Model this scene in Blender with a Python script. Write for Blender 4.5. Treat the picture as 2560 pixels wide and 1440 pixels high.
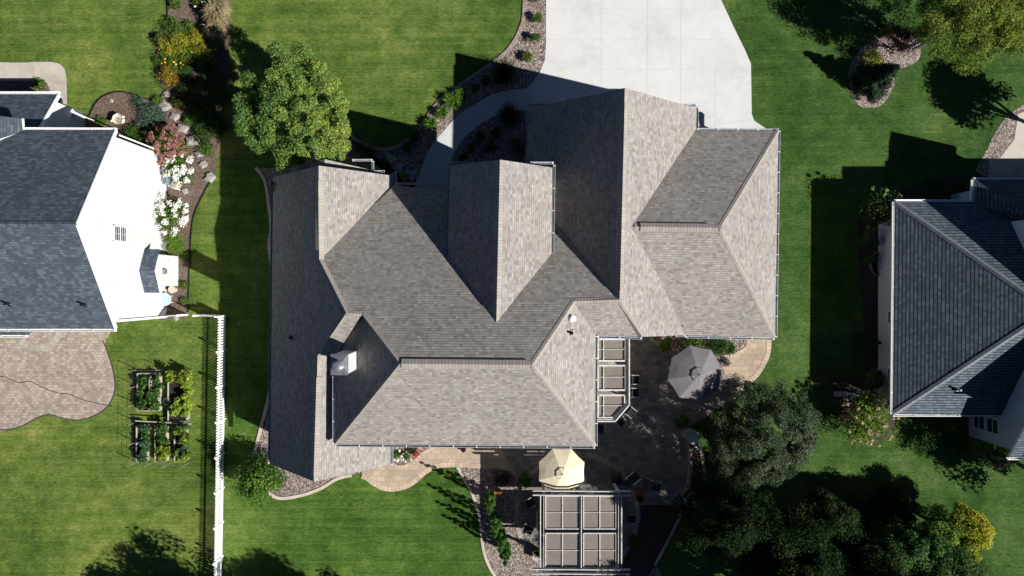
import bpy, math, random
import numpy as np
from mathutils import Vector, Matrix
R = math.radians
random.seed(7); rng = np.random.default_rng(11)
scn = bpy.context.scene
for o in list(bpy.data.objects): bpy.data.objects.remove(o)

# ------------------------------------------------------------------ camera
H = 42.0                       # drone height (m)
S = 63.0 / 2560                # metres per photo pixel on the ground
cam = bpy.data.cameras.new('camera'); co = bpy.data.objects.new('camera', cam)
scn.collection.objects.link(co); co.location = (0, 0, H); co.rotation_euler = (0, 0, 0)
cam.lens = 24; cam.sensor_width = 36; cam.clip_end = 400
scn.camera = co
# ------------------------------------------------------------------ sky + sun
EL = 36.2; SX, SY = .903, -.429
w = bpy.data.worlds.new('World'); scn.world = w; w.use_nodes = True
nt = w.node_tree; bg = nt.nodes['Background']
sky = nt.nodes.new('ShaderNodeTexSky'); sky.sky_type = 'NISHITA'; sky.sun_disc = False
sky.sun_elevation = R(EL); sky.sun_rotation = math.atan2(SX, SY); sky.dust_density = .1
nt.links.new(sky.outputs[0], bg.inputs[0]); bg.inputs[1].default_value = .05
sky.air_density = .45; sky.altitude = 2500; sky.ozone_density = 5
sl = bpy.data.lights.new('sun', 'SUN'); sl.energy = 5.0; sl.angle = R(.5); sl.color = (1, .97, .91)
so = bpy.data.objects.new('sun', sl); scn.collection.objects.link(so)
ce = math.cos(R(EL)); so.rotation_euler = Vector((SX*ce, SY*ce, math.sin(R(EL)))).to_track_quat('Z', 'Y').to_euler()
so.location = (20, -10, 40)
scn.view_settings.view_transform = 'Standard'; scn.view_settings.look = 'None'
scn.view_settings.exposure = 0.78; scn.view_settings.gamma = 1

# ------------------------------------------------------------------ helpers
def W(px, py, z=0.0):
    "world point seen at photo pixel (px,py) at real height z"
    k = S * (1 - z/H)
    return Vector(((px-1280)*k, (720-py)*k, z))
def link(o): scn.collection.objects.link(o); return o
def tag(o, label=None, cat=None, group=None, kind=None):
    if label: o['label'] = label
    if cat: o['category'] = cat
    if group: o['group'] = group
    if kind: o['kind'] = kind
    return o
def empty(name, loc, label=None, cat=None, group=None):
    o = link(bpy.data.objects.new(name, None)); o.location = loc; o.empty_display_size = .3
    return tag(o, label, cat, group)
def rootof(o):
    while o.parent: o = o.parent
    return o
class MB:
    def __init__(s): s.v = []; s.f = []; s.uv = []
    def face(s, pts, uv=None):
        n = len(s.v); s.v += [tuple(p) for p in pts]; s.f.append(tuple(range(n, n+len(pts))))
        if uv is None:
            P = [Vector(p) for p in pts]; nn = Vector((0, 0, 0))
            for i in range(len(P)):
                a, b = P[i], P[(i+1) % len(P)]
                nn += a.cross(b)
            nn = nn.normalized() if nn.length > 1e-9 else Vector((0, 0, 1))
            h = Vector((0, 0, 1)).cross(nn)
            h = h.normalized() if h.length > .03 else Vector((1, 0, 0))
            t = nn.cross(h)
            uv = [(p.dot(h), p.dot(t)) for p in P]
        s.uv.append(uv); return s
    def box(s, c, size, rz=0, rx=0, ry=0):
        m = Matrix.Translation(Vector(c)) @ Matrix.Rotation(rz, 4, 'Z') @ Matrix.Rotation(ry, 4, 'Y') @ Matrix.Rotation(rx, 4, 'X')
        x, y, z = [d/2 for d in size]
        p = [m @ Vector(q) for q in ((-x,-y,-z),(x,-y,-z),(x,y,-z),(-x,y,-z),(-x,-y,z),(x,-y,z),(x,y,z),(-x,y,z))]
        for q in ((3,2,1,0),(4,5,6,7),(0,1,5,4),(1,2,6,5),(2,3,7,6),(3,0,4,7)): s.face([p[i] for i in q])
        return s
    def beam(s, a, b, wd, ht):
        a = Vector(a); b = Vector(b); d = b-a; L = d.length
        rz = math.atan2(d.y, d.x); ry = -math.asin(max(-1, min(1, d.z/L)))
        return s.box((a+b)/2, (L, wd, ht), rz=rz, ry=ry)
    def tube(s, a, b, r1, r2=None, n=10, caps=True):
        r2 = r1 if r2 is None else r2
        a = Vector(a); b = Vector(b); d = (b-a).normalized()
        u = d.orthogonal().normalized(); v = d.cross(u)
        A = [a+(u*math.cos(t)+v*math.sin(t))*r1 for t in [2*math.pi*i/n for i in range(n)]]
        B = [b+(u*math.cos(t)+v*math.sin(t))*r2 for t in [2*math.pi*i/n for i in range(n)]]
        for i in range(n):
            j = (i+1) % n; s.face([A[i], A[j], B[j], B[i]])
        if caps: s.face(A[::-1]); s.face(B)
        return s
    def path(s, pts, r, n=6):
        for i in range(len(pts)-1):
            r1 = r[i] if isinstance(r, list) else r; r2 = r[i+1] if isinstance(r, list) else r
            s.tube(pts[i], pts[i+1], r1, r2, n)
        return s
    def lathe(s, c, prof, n=20):
        c = Vector(c)
        for k in range(len(prof)-1):
            (r0, z0), (r1, z1) = prof[k], prof[k+1]
            for i in range(n):
                t0 = 2*math.pi*i/n; t1 = 2*math.pi*(i+1)/n
                s.face([c+Vector((r0*math.cos(t0), r0*math.sin(t0), z0)), c+Vector((r0*math.cos(t1), r0*math.sin(t1), z0)),
                        c+Vector((r1*math.cos(t1), r1*math.sin(t1), z1)), c+Vector((r1*math.cos(t0), r1*math.sin(t0), z1))])
        return s
    def prism(s, poly, z0, z1, bottom=True):
        P = [Vector((p[0], p[1], 0)) for p in poly]
        ar = sum(P[i].x*P[(i+1) % len(P)].y - P[(i+1) % len(P)].x*P[i].y for i in range(len(P)))
        if ar < 0: P.reverse()
        up = Vector((0, 0, 1))
        s.face([p+up*z1 for p in P])
        if bottom: s.face([p+up*z0 for p in P[::-1]])
        for i in range(len(P)):
            a, b = P[i], P[(i+1) % len(P)]
            s.face([a+up*z0, b+up*z0, b+up*z1, a+up*z1])
        return s
    def build(s, name, mat, parent=None, world=True, loc=None, smooth=False, merge=False):
        off = Vector((0, 0, 0))
        if world and parent is not None: off = Vector(rootof(parent).location)
        if loc is not None: off = Vector(loc)
        me = bpy.data.meshes.new(name)
        me.from_pydata([tuple(Vector(p)-off) for p in s.v], [], s.f)
        ul = me.uv_layers.new(name='UVMap')
        flat = [c for f in s.uv for c in f]
        for i, c in enumerate(flat): ul.data[i].uv = c
        if smooth: me.polygons.foreach_set('use_smooth', [True]*len(me.polygons))
        me.materials.append(mat)
        o = link(bpy.data.objects.new(name, me))
        if parent is not None: o.parent = parent
        if loc is not None: o.location = loc
        if merge:
            import bmesh
            bm = bmesh.new(); bm.from_mesh(me); bmesh.ops.remove_doubles(bm, verts=bm.verts, dist=1e-4); bm.to_mesh(me); bm.free()
        return o
def copy_tree(o, parent=None):
    c = link(o.copy()); c.parent = parent
    for ch in list(o.children): copy_tree(ch, c)
    return c
def spline(pts, n=8, closed=False):
    P = [Vector((p[0], p[1], 0)) for p in pts]; out = []; N = len(P)
    rngi = range(N if closed else N-1)
    for i in rngi:
        p1, p2 = P[i], P[(i+1) % N]
        p0 = P[(i-1) % N] if (closed or i > 0) else p1; p3 = P[(i+2) % N] if (closed or i < N-2) else p2
        for k in range(n):
            t = k/n
            out.append(.5*((2*p1)+(-p0+p2)*t+(2*p0-5*p1+4*p2-p3)*t*t+(-p0+3*p1-3*p2+p3)*t**3))
    if not closed: out.append(P[-1])
    return out
def wp(pts, z=0): return [W(x, y, z) for x, y in pts]
def sheet(name, pts, mat, z, sm=None, closed=True, parent=None):
    P = spline(wp(pts), sm, True) if sm else wp(pts)
    mb = MB(); P = [Vector((p.x, p.y, z)) for p in P]
    ar = sum(P[i].x*P[(i+1) % len(P)].y - P[(i+1) % len(P)].x*P[i].y for i in range(len(P)))
    if ar < 0: P.reverse()
    mb.face(P, [(p.x, p.y) for p in P])
    o = mb.build(name, mat, parent); 
    if parent is None: tag(o, kind='structure')
    return o
def ribbon(pts, wd, z0, z1, mb=None, sm=8, closed=False, raw=False):
    "a low band (kerb, border) following a smooth line"
    mb = mb or MB(); P = pts if raw else wp(pts)
    if sm: P = spline(P, sm, closed)
    n = len(P); Lf = []; Rt = []; u = [0]
    for i in range(n):
        a = P[(i-1) % n] if (closed or i > 0) else P[i]; b = P[(i+1) % n] if (closed or i < n-1) else P[i]
        d = Vector((b.x-a.x, b.y-a.y, 0)).normalized(); nn = Vector((-d.y, d.x, 0))
        Lf.append(Vector((P[i].x, P[i].y, 0))+nn*wd/2); Rt.append(Vector((P[i].x, P[i].y, 0))-nn*wd/2)
        if i: u.append(u[-1]+(P[i]-P[i-1]).length)
    u.append(u[-1]+(P[0]-P[-1]).length)
    for i in range(n if closed else n-1):
        j = (i+1) % n; U0, U1 = u[i], u[i+1]
        t = Vector((0, 0, z1)); b = Vector((0, 0, z0))
        mb.face([Rt[i]+t, Rt[j]+t, Lf[j]+t, Lf[i]+t], [(U0, 0), (U1, 0), (U1, wd), (U0, wd)])
        if z1 > z0+.001:
            mb.face([Lf[i]+t, Lf[j]+t, Lf[j]+b, Lf[i]+b], [(U0, wd), (U1, wd), (U1, wd+.1), (U0, wd+.1)])
            mb.face([Rt[j]+t, Rt[i]+t, Rt[i]+b, Rt[j]+b], [(U1, 0), (U0, 0), (U0, -.1), (U1, -.1)])
    return mb

# ------------------------------------------------------------------ materials
class NT:
    def __init__(s, name):
        s.m = bpy.data.materials.new(name); s.m.use_nodes = True; s.t = s.m.node_tree; s.n = s.t.nodes
        s.b = s.n['Principled BSDF']; s.b.inputs['Specular IOR Level'].default_value = .25
    def new(s, k, **kw):
        q = s.n.new(k)
        for a, b in kw.items(): setattr(q, a, b)
        return q
    def l(s, a, b): s.t.links.new(a, b)
    def math(s, op, a, b=None, c=None, clamp=False):
        q = s.new('ShaderNodeMath', operation=op); q.use_clamp = clamp
        for i, x in enumerate((a, b, c)):
            if x is None: continue
            if isinstance(x, (int, float)): q.inputs[i].default_value = x
            else: s.l(x, q.inputs[i])
        return q.outputs[0]
    def pos(s):
        return s.new('ShaderNodeTexCoord').outputs['Object']
    def uv(s): return s.new('ShaderNodeTexCoord').outputs['UV']
    def noise(s, sc, det=3, rough=.55, vec=None, out='Fac'):
        q = s.new('ShaderNodeTexNoise'); q.inputs['Scale'].default_value = sc; q.inputs['Detail'].default_value = det
        q.inputs['Roughness'].default_value = rough
        s.l(vec if vec is not None else s.pos(), q.inputs['Vector']); return q.outputs[out]
    def ramp(s, fac, stops, interp='LINEAR'):
        q = s.new('ShaderNodeValToRGB'); q.color_ramp.interpolation = interp
        e = q.color_ramp.elements
        while len(e) > 1: e.remove(e[0])
        e[0].position = stops[0][0]; e[0].color = col(stops[0][1])
        for p, c in stops[1:]:
            x = e.new(p); x.color = col(c)
        s.l(fac, q.inputs[0]); return q.outputs[0]
    def mix(s, fac, a, b, mode='MIX'):
        q = s.new('ShaderNodeMix', data_type='RGBA', blend_type=mode); q.clamp_factor = True
        for i, x in ((0, fac), (6, a), (7, b)):
            if isinstance(x, (int, float)): q.inputs[i].default_value = x
            elif isinstance(x, tuple): q.inputs[i].default_value = col(x)
            else: s.l(x, q.inputs[i])
        return q.outputs[2]
    def bump(s, h, st=.5, d=.02):
        q = s.new('ShaderNodeBump'); q.inputs['Strength'].default_value = st; q.inputs['Distance'].default_value = d
        s.l(h, q.inputs['Height']); s.l(q.outputs[0], s.b.inputs['Normal']); return q
    def base(s, c):
        if isinstance(c, tuple): s.b.inputs['Base Color'].default_value = col(c)
        else: s.l(c, s.b.inputs['Base Color'])
    def rough(s, r): s.b.inputs['Roughness'].default_value = r
def col(c): return (c[0], c[1], c[2], 1)
def simple(name, c, rough=.6, var=.25, sc=6, metal=0, bump=0, bsc=40, spec=.25):
    n = NT(name); f = n.noise(sc, 4)
    d = tuple(x*(1-var) for x in c); b = tuple(min(1, x*(1+var)) for x in c)
    n.base(n.ramp(f, [(.3, d), (.7, b)])); n.rough(rough); n.b.inputs['Metallic'].default_value = metal
    n.b.inputs['Specular IOR Level'].default_value = spec
    if bump: n.bump(n.noise(bsc, 3), bump, .01)
    return n.m
def shingle(name, cols, row=.145, wd=.26, line=.5, stain=.25, lw=.16, bs=.55):
    n = NT(name); sep = n.new('ShaderNodeSeparateXYZ'); n.l(n.uv(), sep.inputs[0])
    u, v = sep.outputs[0], sep.outputs[1]
    vr = n.math('DIVIDE', v, row); r = n.math('FLOOR', vr); fr = n.math('FRACT', vr)
    wn = n.new('ShaderNodeTexWhiteNoise', noise_dimensions='1D'); n.l(r, wn.inputs['W'])
    uu = n.math('ADD', n.math('DIVIDE', u, wd), n.math('MULTIPLY', wn.outputs['Value'], 7.3))
    # uneven tab widths
    cmb0 = n.new('ShaderNodeCombineXYZ'); n.l(n.math('MULTIPLY', uu, .9), cmb0.inputs[0]); n.l(n.math('MULTIPLY', r, 3.7), cmb0.inputs[1])
    jig = n.noise(1.0, 1, vec=cmb0.outputs[0]); uu = n.math('ADD', uu, n.math('MULTIPLY', jig, .5))
    c = n.math('FLOOR', uu); fu = n.math('FRACT', uu)
    cmb = n.new('ShaderNodeCombineXYZ'); n.l(c, cmb.inputs[0]); n.l(r, cmb.inputs[1])
    w2 = n.new('ShaderNodeTexWhiteNoise', noise_dimensions='2D'); n.l(cmb.outputs[0], w2.inputs['Vector'])
    k = len(cols); base = n.ramp(w2.outputs['Value'], [(i/k, cc) for i, cc in enumerate(cols)], 'CONSTANT')
    grit = n.noise(38, 2); base = n.mix(.35, base, n.ramp(grit, [(.3, (.35, .35, .35)), (.7, (1.45, 1.4, 1.35))]), 'MULTIPLY')
    big = n.noise(.55, 4); base = n.mix(stain, base, n.ramp(big, [(.3, (.6, .6, .62)), (.7, (1.25, 1.22, 1.18))]), 'MULTIPLY')
    ln = n.math('LESS_THAN', fr, lw); vl = n.math('LESS_THAN', fu, .07)  # dark course seams, deepened to paint the shadow under each course
    both = n.math('MAXIMUM', n.math('MULTIPLY', ln, line), n.math('MULTIPLY', vl, line*.45))
    base = n.mix(both, base, tuple(x*.22 for x in cols[0])); n.base(base); n.rough(.95)
    h = n.math('ADD', n.math('MULTIPLY', n.math('SUBTRACT', 1, fr), .6), n.math('MULTIPLY', w2.outputs['Value'], .35))
    h = n.math('ADD', h, n.math('MULTIPLY', grit, .25))
    n.bump(h, bs, .02); n.b.inputs['Specular IOR Level'].default_value = .12
    return n.m
SH = shingle('weathered wood shingle', [(.24,.219,.203),(.28,.26,.243),(.205,.185,.172),(.315,.30,.283),(.26,.237,.22),(.225,.215,.206),(.28,.252,.235),(.255,.258,.25),(.268,.25,.233)], wd=.2, stain=.2)
SHC = shingle('ridge shingle', [(.30,.275,.25),(.28,.255,.232),(.31,.287,.262)], row=.16, wd=6, line=.38)
SHN = shingle('charcoal shingle', [(.058,.07,.092),(.070,.086,.113),(.08,.099,.13),(.063,.076,.10),(.098,.122,.15)], wd=.22)
SHG = shingle('blue grey shingle', [(.082,.104,.134),(.108,.135,.168),(.132,.16,.196),(.092,.112,.14)], line=.9, row=.19, wd=.2, lw=.3, bs=.9)
SHGN = shingle('blue grey ridge', [(.19,.21,.23),(.21,.23,.25)], row=.2, wd=6, line=.4)
def siding(name, c):
    n = NT(name); sep = n.new('ShaderNodeSeparateXYZ'); n.l(n.new('ShaderNodeNewGeometry').outputs['Position'], sep.inputs[0])
    fr = n.math('FRACT', n.math('DIVIDE', sep.outputs[2], .15))
    n.base(n.mix(n.math('LESS_THAN', fr, .08), n.ramp(n.noise(1.2, 3), [(.3, tuple(x*.93 for x in c)), (.7, c)]), tuple(x*.7 for x in c)))
    n.bump(fr, .3, .02); n.rough(.5); return n.m
WHITE_SIDE = siding('white lap siding', (.56,.57,.58)); TAN_SIDE = siding('stone beige siding', (.42,.38,.33)); BLUE_SIDE = siding('pale siding', (.52,.58,.66))
METAL = simple('silver gutter', (.42,.45,.48), .35, .15, 3, .35); WHITE = simple('white vinyl', (.8,.8,.8), .4, .05, 3)
GREYM = simple('galvanised', (.42,.44,.46), .3, .2, 5, .8); BLACK = simple('black metal', (.012,.012,.013), .45, .2)
DARKG = simple('dark grey plastic', (.05,.05,.055), .5, .2)
def glassmat():
    n = NT('window glass'); n.base((.05,.06,.07)); n.rough(.08); n.b.inputs['Specular IOR Level'].default_value = .8; return n.m
GLASS = glassmat()
def lawnmat():
    n = NT('lawn'); p = n.pos(); sep = n.new('ShaderNodeSeparateXYZ'); n.l(p, sep.inputs[0]); x, y = sep.outputs[0], sep.outputs[1]
    big = n.noise(.16, 4, .6); med = n.noise(1.1, 5, .65); 
    # blades lie along the mowing direction: stretched fine noise
    mp = n.new('ShaderNodeMapping'); mp.inputs['Scale'].default_value = (.55, 1.3, 1); n.l(p, mp.inputs[0])
    fin = n.noise(7, 4, .75, vec=mp.outputs[0]); gr = n.noise(26, 2, .6)
    f = n.math('ADD', n.math('MULTIPLY', big, .45), n.math('MULTIPLY', med, .40))
    f = n.math('ADD', f, n.math('MULTIPLY', fin, .52)); f = n.math('ADD', f, n.math('MULTIPLY', gr, .22))
    mp2 = n.new('ShaderNodeMapping'); mp2.inputs['Scale'].default_value = (.10, 3.2, 1); n.l(p, mp2.inputs[0]); f = n.math('ADD', f, n.math('MULTIPLY', n.math('SUBTRACT', n.noise(1, 3, .6, vec=mp2.outputs[0]), .5), .20))
    g = n.ramp(n.math('SUBTRACT', f, .295), [(.30, (.018,.044,.009)), (.42, (.040,.082,.014)), (.51, (.068,.118,.022)), (.60, (.115,.162,.038)), (.74, (.22,.24,.09))])
    pt = n.math('MULTIPLY', n.math('SUBTRACT', n.noise(.33, 5, .7), .50, clamp=True), 2.6, clamp=True); g = n.mix(pt, g, n.mix(1.0, g, (1.28,1.17,1.15), 'MULTIPLY'))
    # sprinkling of straw coloured blades
    dry = n.math('GREATER_THAN', n.math('ADD', n.math('MULTIPLY', n.noise(9, 3, .7), .7), n.math('MULTIPLY', n.noise(.5, 3), .45)), .71)
    g = n.mix(n.math('MULTIPLY', dry, .45), g, (.26,.24,.11))
    # lush on the right hand garden, sunnier yellow grass to the left
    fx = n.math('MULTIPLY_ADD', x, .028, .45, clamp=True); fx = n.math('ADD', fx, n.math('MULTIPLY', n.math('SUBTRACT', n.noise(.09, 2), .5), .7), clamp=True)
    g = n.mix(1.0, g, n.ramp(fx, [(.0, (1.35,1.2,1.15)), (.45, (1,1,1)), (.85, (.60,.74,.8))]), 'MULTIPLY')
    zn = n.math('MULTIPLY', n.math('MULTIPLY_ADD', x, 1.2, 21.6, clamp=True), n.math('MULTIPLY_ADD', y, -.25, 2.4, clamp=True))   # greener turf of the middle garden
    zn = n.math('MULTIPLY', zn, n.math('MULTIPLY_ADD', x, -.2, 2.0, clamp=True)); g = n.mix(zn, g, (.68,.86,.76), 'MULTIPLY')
    # mower lines
    ln = n.math('FRACT', n.math('ADD', n.math('DIVIDE', y, .56), n.math('MULTIPLY', n.noise(.35, 2), .35)))
    band = n.math('FRACT', n.math('DIVIDE', y, 1.12)); band = n.math('LESS_THAN', band, .5)
    g = n.mix(n.math('MULTIPLY', n.math('LESS_THAN', ln, .12), n.math('MULTIPLY', n.math('SUBTRACT', 1.0, n.math('MULTIPLY', fx, 1.05), clamp=True), 1.7), clamp=True) if False else n.math('MULTIPLY', n.math('MULTIPLY', n.math('LESS_THAN', ln, .12), n.math('MULTIPLY_ADD', fx, -1.5, 1.5, clamp=True)), n.math('MULTIPLY', n.noise(.5, 3), .34)), g, (.17,.2,.06))
    g = n.mix(n.math('MULTIPLY', band, .06), g, (.02,.05,.008))
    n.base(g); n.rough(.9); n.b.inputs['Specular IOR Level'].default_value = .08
    n.bump(n.math('ADD', fin, n.math('MULTIPLY', gr, .8)), .9, .06); return n.m
LAWN = lawnmat()
def gravelmat(name, stops, sc=15, st=.8):
    n = NT(name); v = n.new('ShaderNodeTexVoronoi'); v.inputs['Scale'].default_value = sc; n.l(n.pos(), v.inputs['Vector'])
    sp = n.new('ShaderNodeSeparateColor'); n.l(v.outputs['Color'], sp.inputs[0])
    c = n.ramp(sp.outputs[0], stops, 'CONSTANT')
    d = n.math('MULTIPLY', v.outputs['Distance'], 1.5, clamp=True)
    c = n.mix(n.math('MULTIPLY', d, .4), c, (.03,.025,.02)); c = n.mix(.4, c, n.ramp(n.noise(.8, 4), [(.3, (.65,.62,.6)), (.7, (1.2,1.2,1.2))]), 'MULTIPLY')
    n.base(c); n.rough(.9); n.bump(n.math('SUBTRACT', 1, v.outputs['Distance']), st, .05); return n.m
GRAVEL = gravelmat('river gravel', [(0, (.22,.165,.145)), (.2, (.33,.27,.24)), (.4, (.13,.095,.085)), (.6, (.42,.36,.32)), (.75, (.25,.19,.175)), (.9, (.52,.47,.43))], 13)
MULCH = gravelmat('bark mulch', [(0, (.12,.08,.062)), (.3, (.165,.115,.09)), (.6, (.21,.155,.12)), (.85, (.28,.21,.17))], 20)
DMULCH_SHADE = gravelmat('dark mulch and shade', [(0, (.04,.03,.028)), (.4, (.065,.05,.045)), (.8, (.10,.08,.07))], 20)
SOIL = gravelmat('dark garden soil', [(0, (.02,.014,.011)), (.5, (.035,.024,.018)), (.8, (.05,.035,.026))], 24)
def concrete(name, c, st=.3):
    n = NT(name); a = n.noise(.35, 5, .6); b = n.noise(9, 4, .7); k = n.noise(2.2, 3)
    g = n.ramp(n.math('ADD', n.math('MULTIPLY', a, .6), n.math('ADD', n.math('MULTIPLY', b, .2), n.math('MULTIPLY', k, .2))), [(.34, tuple(x*(1-st) for x in c)), (.5, c), (.66, tuple(min(1, x*1.1) for x in c))])
    n.base(g); n.rough(.85); n.bump(b, .15, .01); return n.m
CONC = concrete('driveway concrete', (.50,.50,.49), .16); CONC2 = concrete('old concrete', (.42,.38,.33), .4); JOINT = simple('joint', (.43,.43,.42), .9)
CURB = None
def paver(name, cols, bw, bh, mortar, joint=.012, sc=1, uvmap=False, rnd=.5, jfac=.8, var=1.0):
    n = NT(name); v = n.uv() if uvmap else n.pos()
    b = n.new('ShaderNodeTexBrick'); n.l(v, b.inputs['Vector']); b.inputs['Scale'].default_value = 1; b.offset = .5
    b.inputs['Brick Width'].default_value = bw; b.inputs['Row Height'].default_value = bh; b.inputs['Mortar Size'].default_value = joint
    b.inputs['Color1'].default_value = (0,0,0,1); b.inputs['Color2'].default_value = (1,1,1,1); b.inputs['Mortar'].default_value = (.5,.5,.5,1)
    sp = n.new('ShaderNodeSeparateColor'); n.l(b.outputs['Color'], sp.inputs[0])
    c = n.ramp(sp.outputs[0], [(.12+.76*i/(len(cols)-1), cc) for i, cc in enumerate(cols)])
    c = n.mix(.5, c, n.ramp(n.noise(.7, 5), [(.3, (.62,.62,.64)), (.7, (1.25,1.22,1.2))]), 'MULTIPLY')
    c = n.mix(.35, c, n.ramp(n.noise(14, 3), [(.3, (.6,.6,.6)), (.7, (1.35,1.35,1.35))]), 'MULTIPLY')
    c = n.mix(n.math('MULTIPLY', b.outputs['Fac'], jfac), c, mortar); n.base(c); n.rough(.85)
    n.bump(n.math('SUBTRACT', 1, b.outputs['Fac']), .5, .02); return n.m
PAVE = paver('patio paver', [(.16,.145,.135),(.22,.20,.185),(.27,.24,.215),(.19,.175,.17)], .42, .28, (.07,.06,.052), .014, jfac=.5)
PAVEP = paver('path paver', [(.33,.26,.195),(.38,.30,.225),(.35,.275,.21),(.42,.335,.25)], .52, .34, (.19,.145,.11), .012, jfac=.5)
PAVEL = paver('cobble paver', [(.27,.215,.175),(.34,.28,.23),(.39,.33,.275),(.31,.26,.22),(.235,.195,.165)], .23, .17, (.15,.125,.11), .016, jfac=.6)
BORDER = paver('border paver', [(.42,.32,.24),(.50,.39,.30),(.38,.30,.24)], .24, .6, (.2,.15,.12), .012, uvmap=True)
BORDERG = paver('grey ring paver', [(.28,.26,.22),(.36,.33,.28),(.24,.22,.19)], .34, .6, (.12,.11,.1), .014, uvmap=True)
CURBM = paver('stone edging', [(.22,.17,.145),(.30,.235,.205),(.26,.20,.175)], .3, .6, (.10,.08,.07), .012, uvmap=True)
CURBL = paver('light kerb', [(.42,.36,.30),(.50,.43,.37),(.46,.39,.33)], .9, .6, (.22,.18,.16), .01, uvmap=True)
def woodmat(name, c, sc=3):
    n = NT(name); mp = n.new('ShaderNodeMapping'); mp.inputs['Scale'].default_value = (1, 1, 1); n.l(n.pos(), mp.inputs[0])
    n.base(n.ramp(n.noise(sc*6, 5, .7), [(.3, tuple(x*.6 for x in c)), (.7, tuple(min(1, x*1.25) for x in c))])); n.rough(.7); return n.m
WOODW = woodmat('weathered light timber', (.40,.36,.31)); WOODG = woodmat('grey timber', (.22,.20,.185)); BARK = woodmat('bark', (.09,.07,.055)); BARKL = woodmat('pale bark', (.26,.25,.22))
SHADE = simple('brown shade cloth', (.165,.145,.128), .9, .10, 2, bump=.2, bsc=60); STONE = simple('grey boulder', (.25,.235,.22), .9, .4, 7, bump=.6, bsc=8)
SLATE = simple('flagstone', (.32,.345,.34), .85, .2, 3); TERRA = simple('terracotta', (.34,.12,.05), .7, .2)
FRAME = simple('grey alu frame', (.5,.5,.5), .45, .25, 6, .1)
def leafmat(name, trans=.3, rough=.6):
    n = NT(name); a = n.new('ShaderNodeAttribute'); a.attribute_name = 'tint'
    n.l(a.outputs['Color'], n.b.inputs['Base Color']); n.rough(rough); n.b.inputs['Specular IOR Level'].default_value = .05
    tr = n.new('ShaderNodeBsdfTranslucent'); n.l(a.outputs['Color'], tr.inputs[0]); mx = n.new('ShaderNodeMixShader'); mx.inputs[0].default_value = trans
    out = n.n['Material Output']; n.l(n.b.outputs[0], mx.inputs[1]); n.l(tr.outputs[0], mx.inputs[2]); n.l(mx.outputs[0], out.inputs[0]); return n.m
LEAF = leafmat('leaf', .36); PETAL = leafmat('petal', .15, .8)

# ------------------------------------------------------------------ foliage
def unit(n): 
    d = rng.normal(size=(n, 3)); return d/np.linalg.norm(d, axis=1)[:, None]
def leaf_mesh(name, P, N, size, cols, mat, parent, aspect=.55, loc=None):
    "P points, N normals -> one diamond leaf each"
    n = len(P); N = N/np.maximum(1e-6, np.linalg.norm(N, axis=1))[:, None]
    T = np.cross(N, unit(n)); T /= np.maximum(1e-6, np.linalg.norm(T, axis=1))[:, None]; B = np.cross(N, T)
    s = (size*(.6+.8*rng.random(n)))[:, None]
    off = np.array(rootof(parent).location if parent is not None else (loc or (0, 0, 0)))
    P = P-off
    V = np.stack([P-T*s*.5, P+B*s*.5*aspect, P+T*s*.5, P-B*s*.5*aspect], 1).reshape(-1, 3)
    me = bpy.data.meshes.new(name); me.vertices.add(4*n); me.vertices.foreach_set('co', V.astype(np.float32).ravel())
    me.loops.add(4*n); me.loops.foreach_set('vertex_index', np.arange(4*n, dtype=np.int32))
    me.polygons.add(n); me.polygons.foreach_set('loop_start', np.arange(0, 4*n, 4, dtype=np.int32)); me.polygons.foreach_set('loop_total', np.full(n, 4, dtype=np.int32))
    me.update(calc_edges=True)
    ca = me.color_attributes.new('tint', 'FLOAT_COLOR', 'POINT')
    C = np.ones((4*n, 4), np.float32); C[:, :3] = np.repeat(cols, 4, 0); ca.data.foreach_set('color', C.ravel())
    me.materials.append(mat); o = link(bpy.data.objects.new(name, me))
    if parent is not None: o.parent = parent
    elif loc is not None: o.location = loc
    return o
def palette(n, cols, key=None, jit=.22):
    cols = np.array(cols); k = rng.random(n) if key is None else np.clip(key+rng.normal(size=n)*.17, 0, .9999)
    x = k*(len(cols)-1); i = x.astype(int); i = np.minimum(i, len(cols)-2); t = (x-i)[:, None]
    c = cols[i]*(1-t)+cols[i+1]*t
    return np.clip(c*(1+rng.normal(size=(n, 1))*jit), 0, 1)
def cloud(centers, radii, per, up=.5):
    Ps = []; Ns = []; K = []
    for c, r, m in zip(centers, radii, per):
        d = unit(m); rr = np.array(r if hasattr(r, '__len__') else (r, r, r))
        f = rng.random(m)**.42
        Ps.append(np.array(c)+d*rr*f[:, None]); Ns.append(d*.55+np.array((0, 0, up))+unit(m)*.75); K.append(np.full(m, rng.random()))
    return np.concatenate(Ps), np.concatenate(Ns), np.concatenate(K)
def crown_clumps(c, R3, K, cr, lobes=.28, inner=.45, seed=0):
    r = np.random.default_rng(seed+5); d = r.normal(size=(K, 3)); d /= np.linalg.norm(d, axis=1)[:, None]
    d[:, 2] = np.where(d[:, 2] < -.45, -d[:, 2], d[:, 2])
    A = r.normal(size=(7, 3)); A /= np.linalg.norm(A, axis=1)[:, None]
    lob = 1+lobes*np.max(np.maximum(0, d@A.T)**3, axis=1)-lobes*.55
    f = inner+(1-inner)*r.random(K)**.55
    return np.array(c)+d*np.array(R3)*(f*lob)[:, None], cr*(.65+.7*r.random(K))
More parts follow.
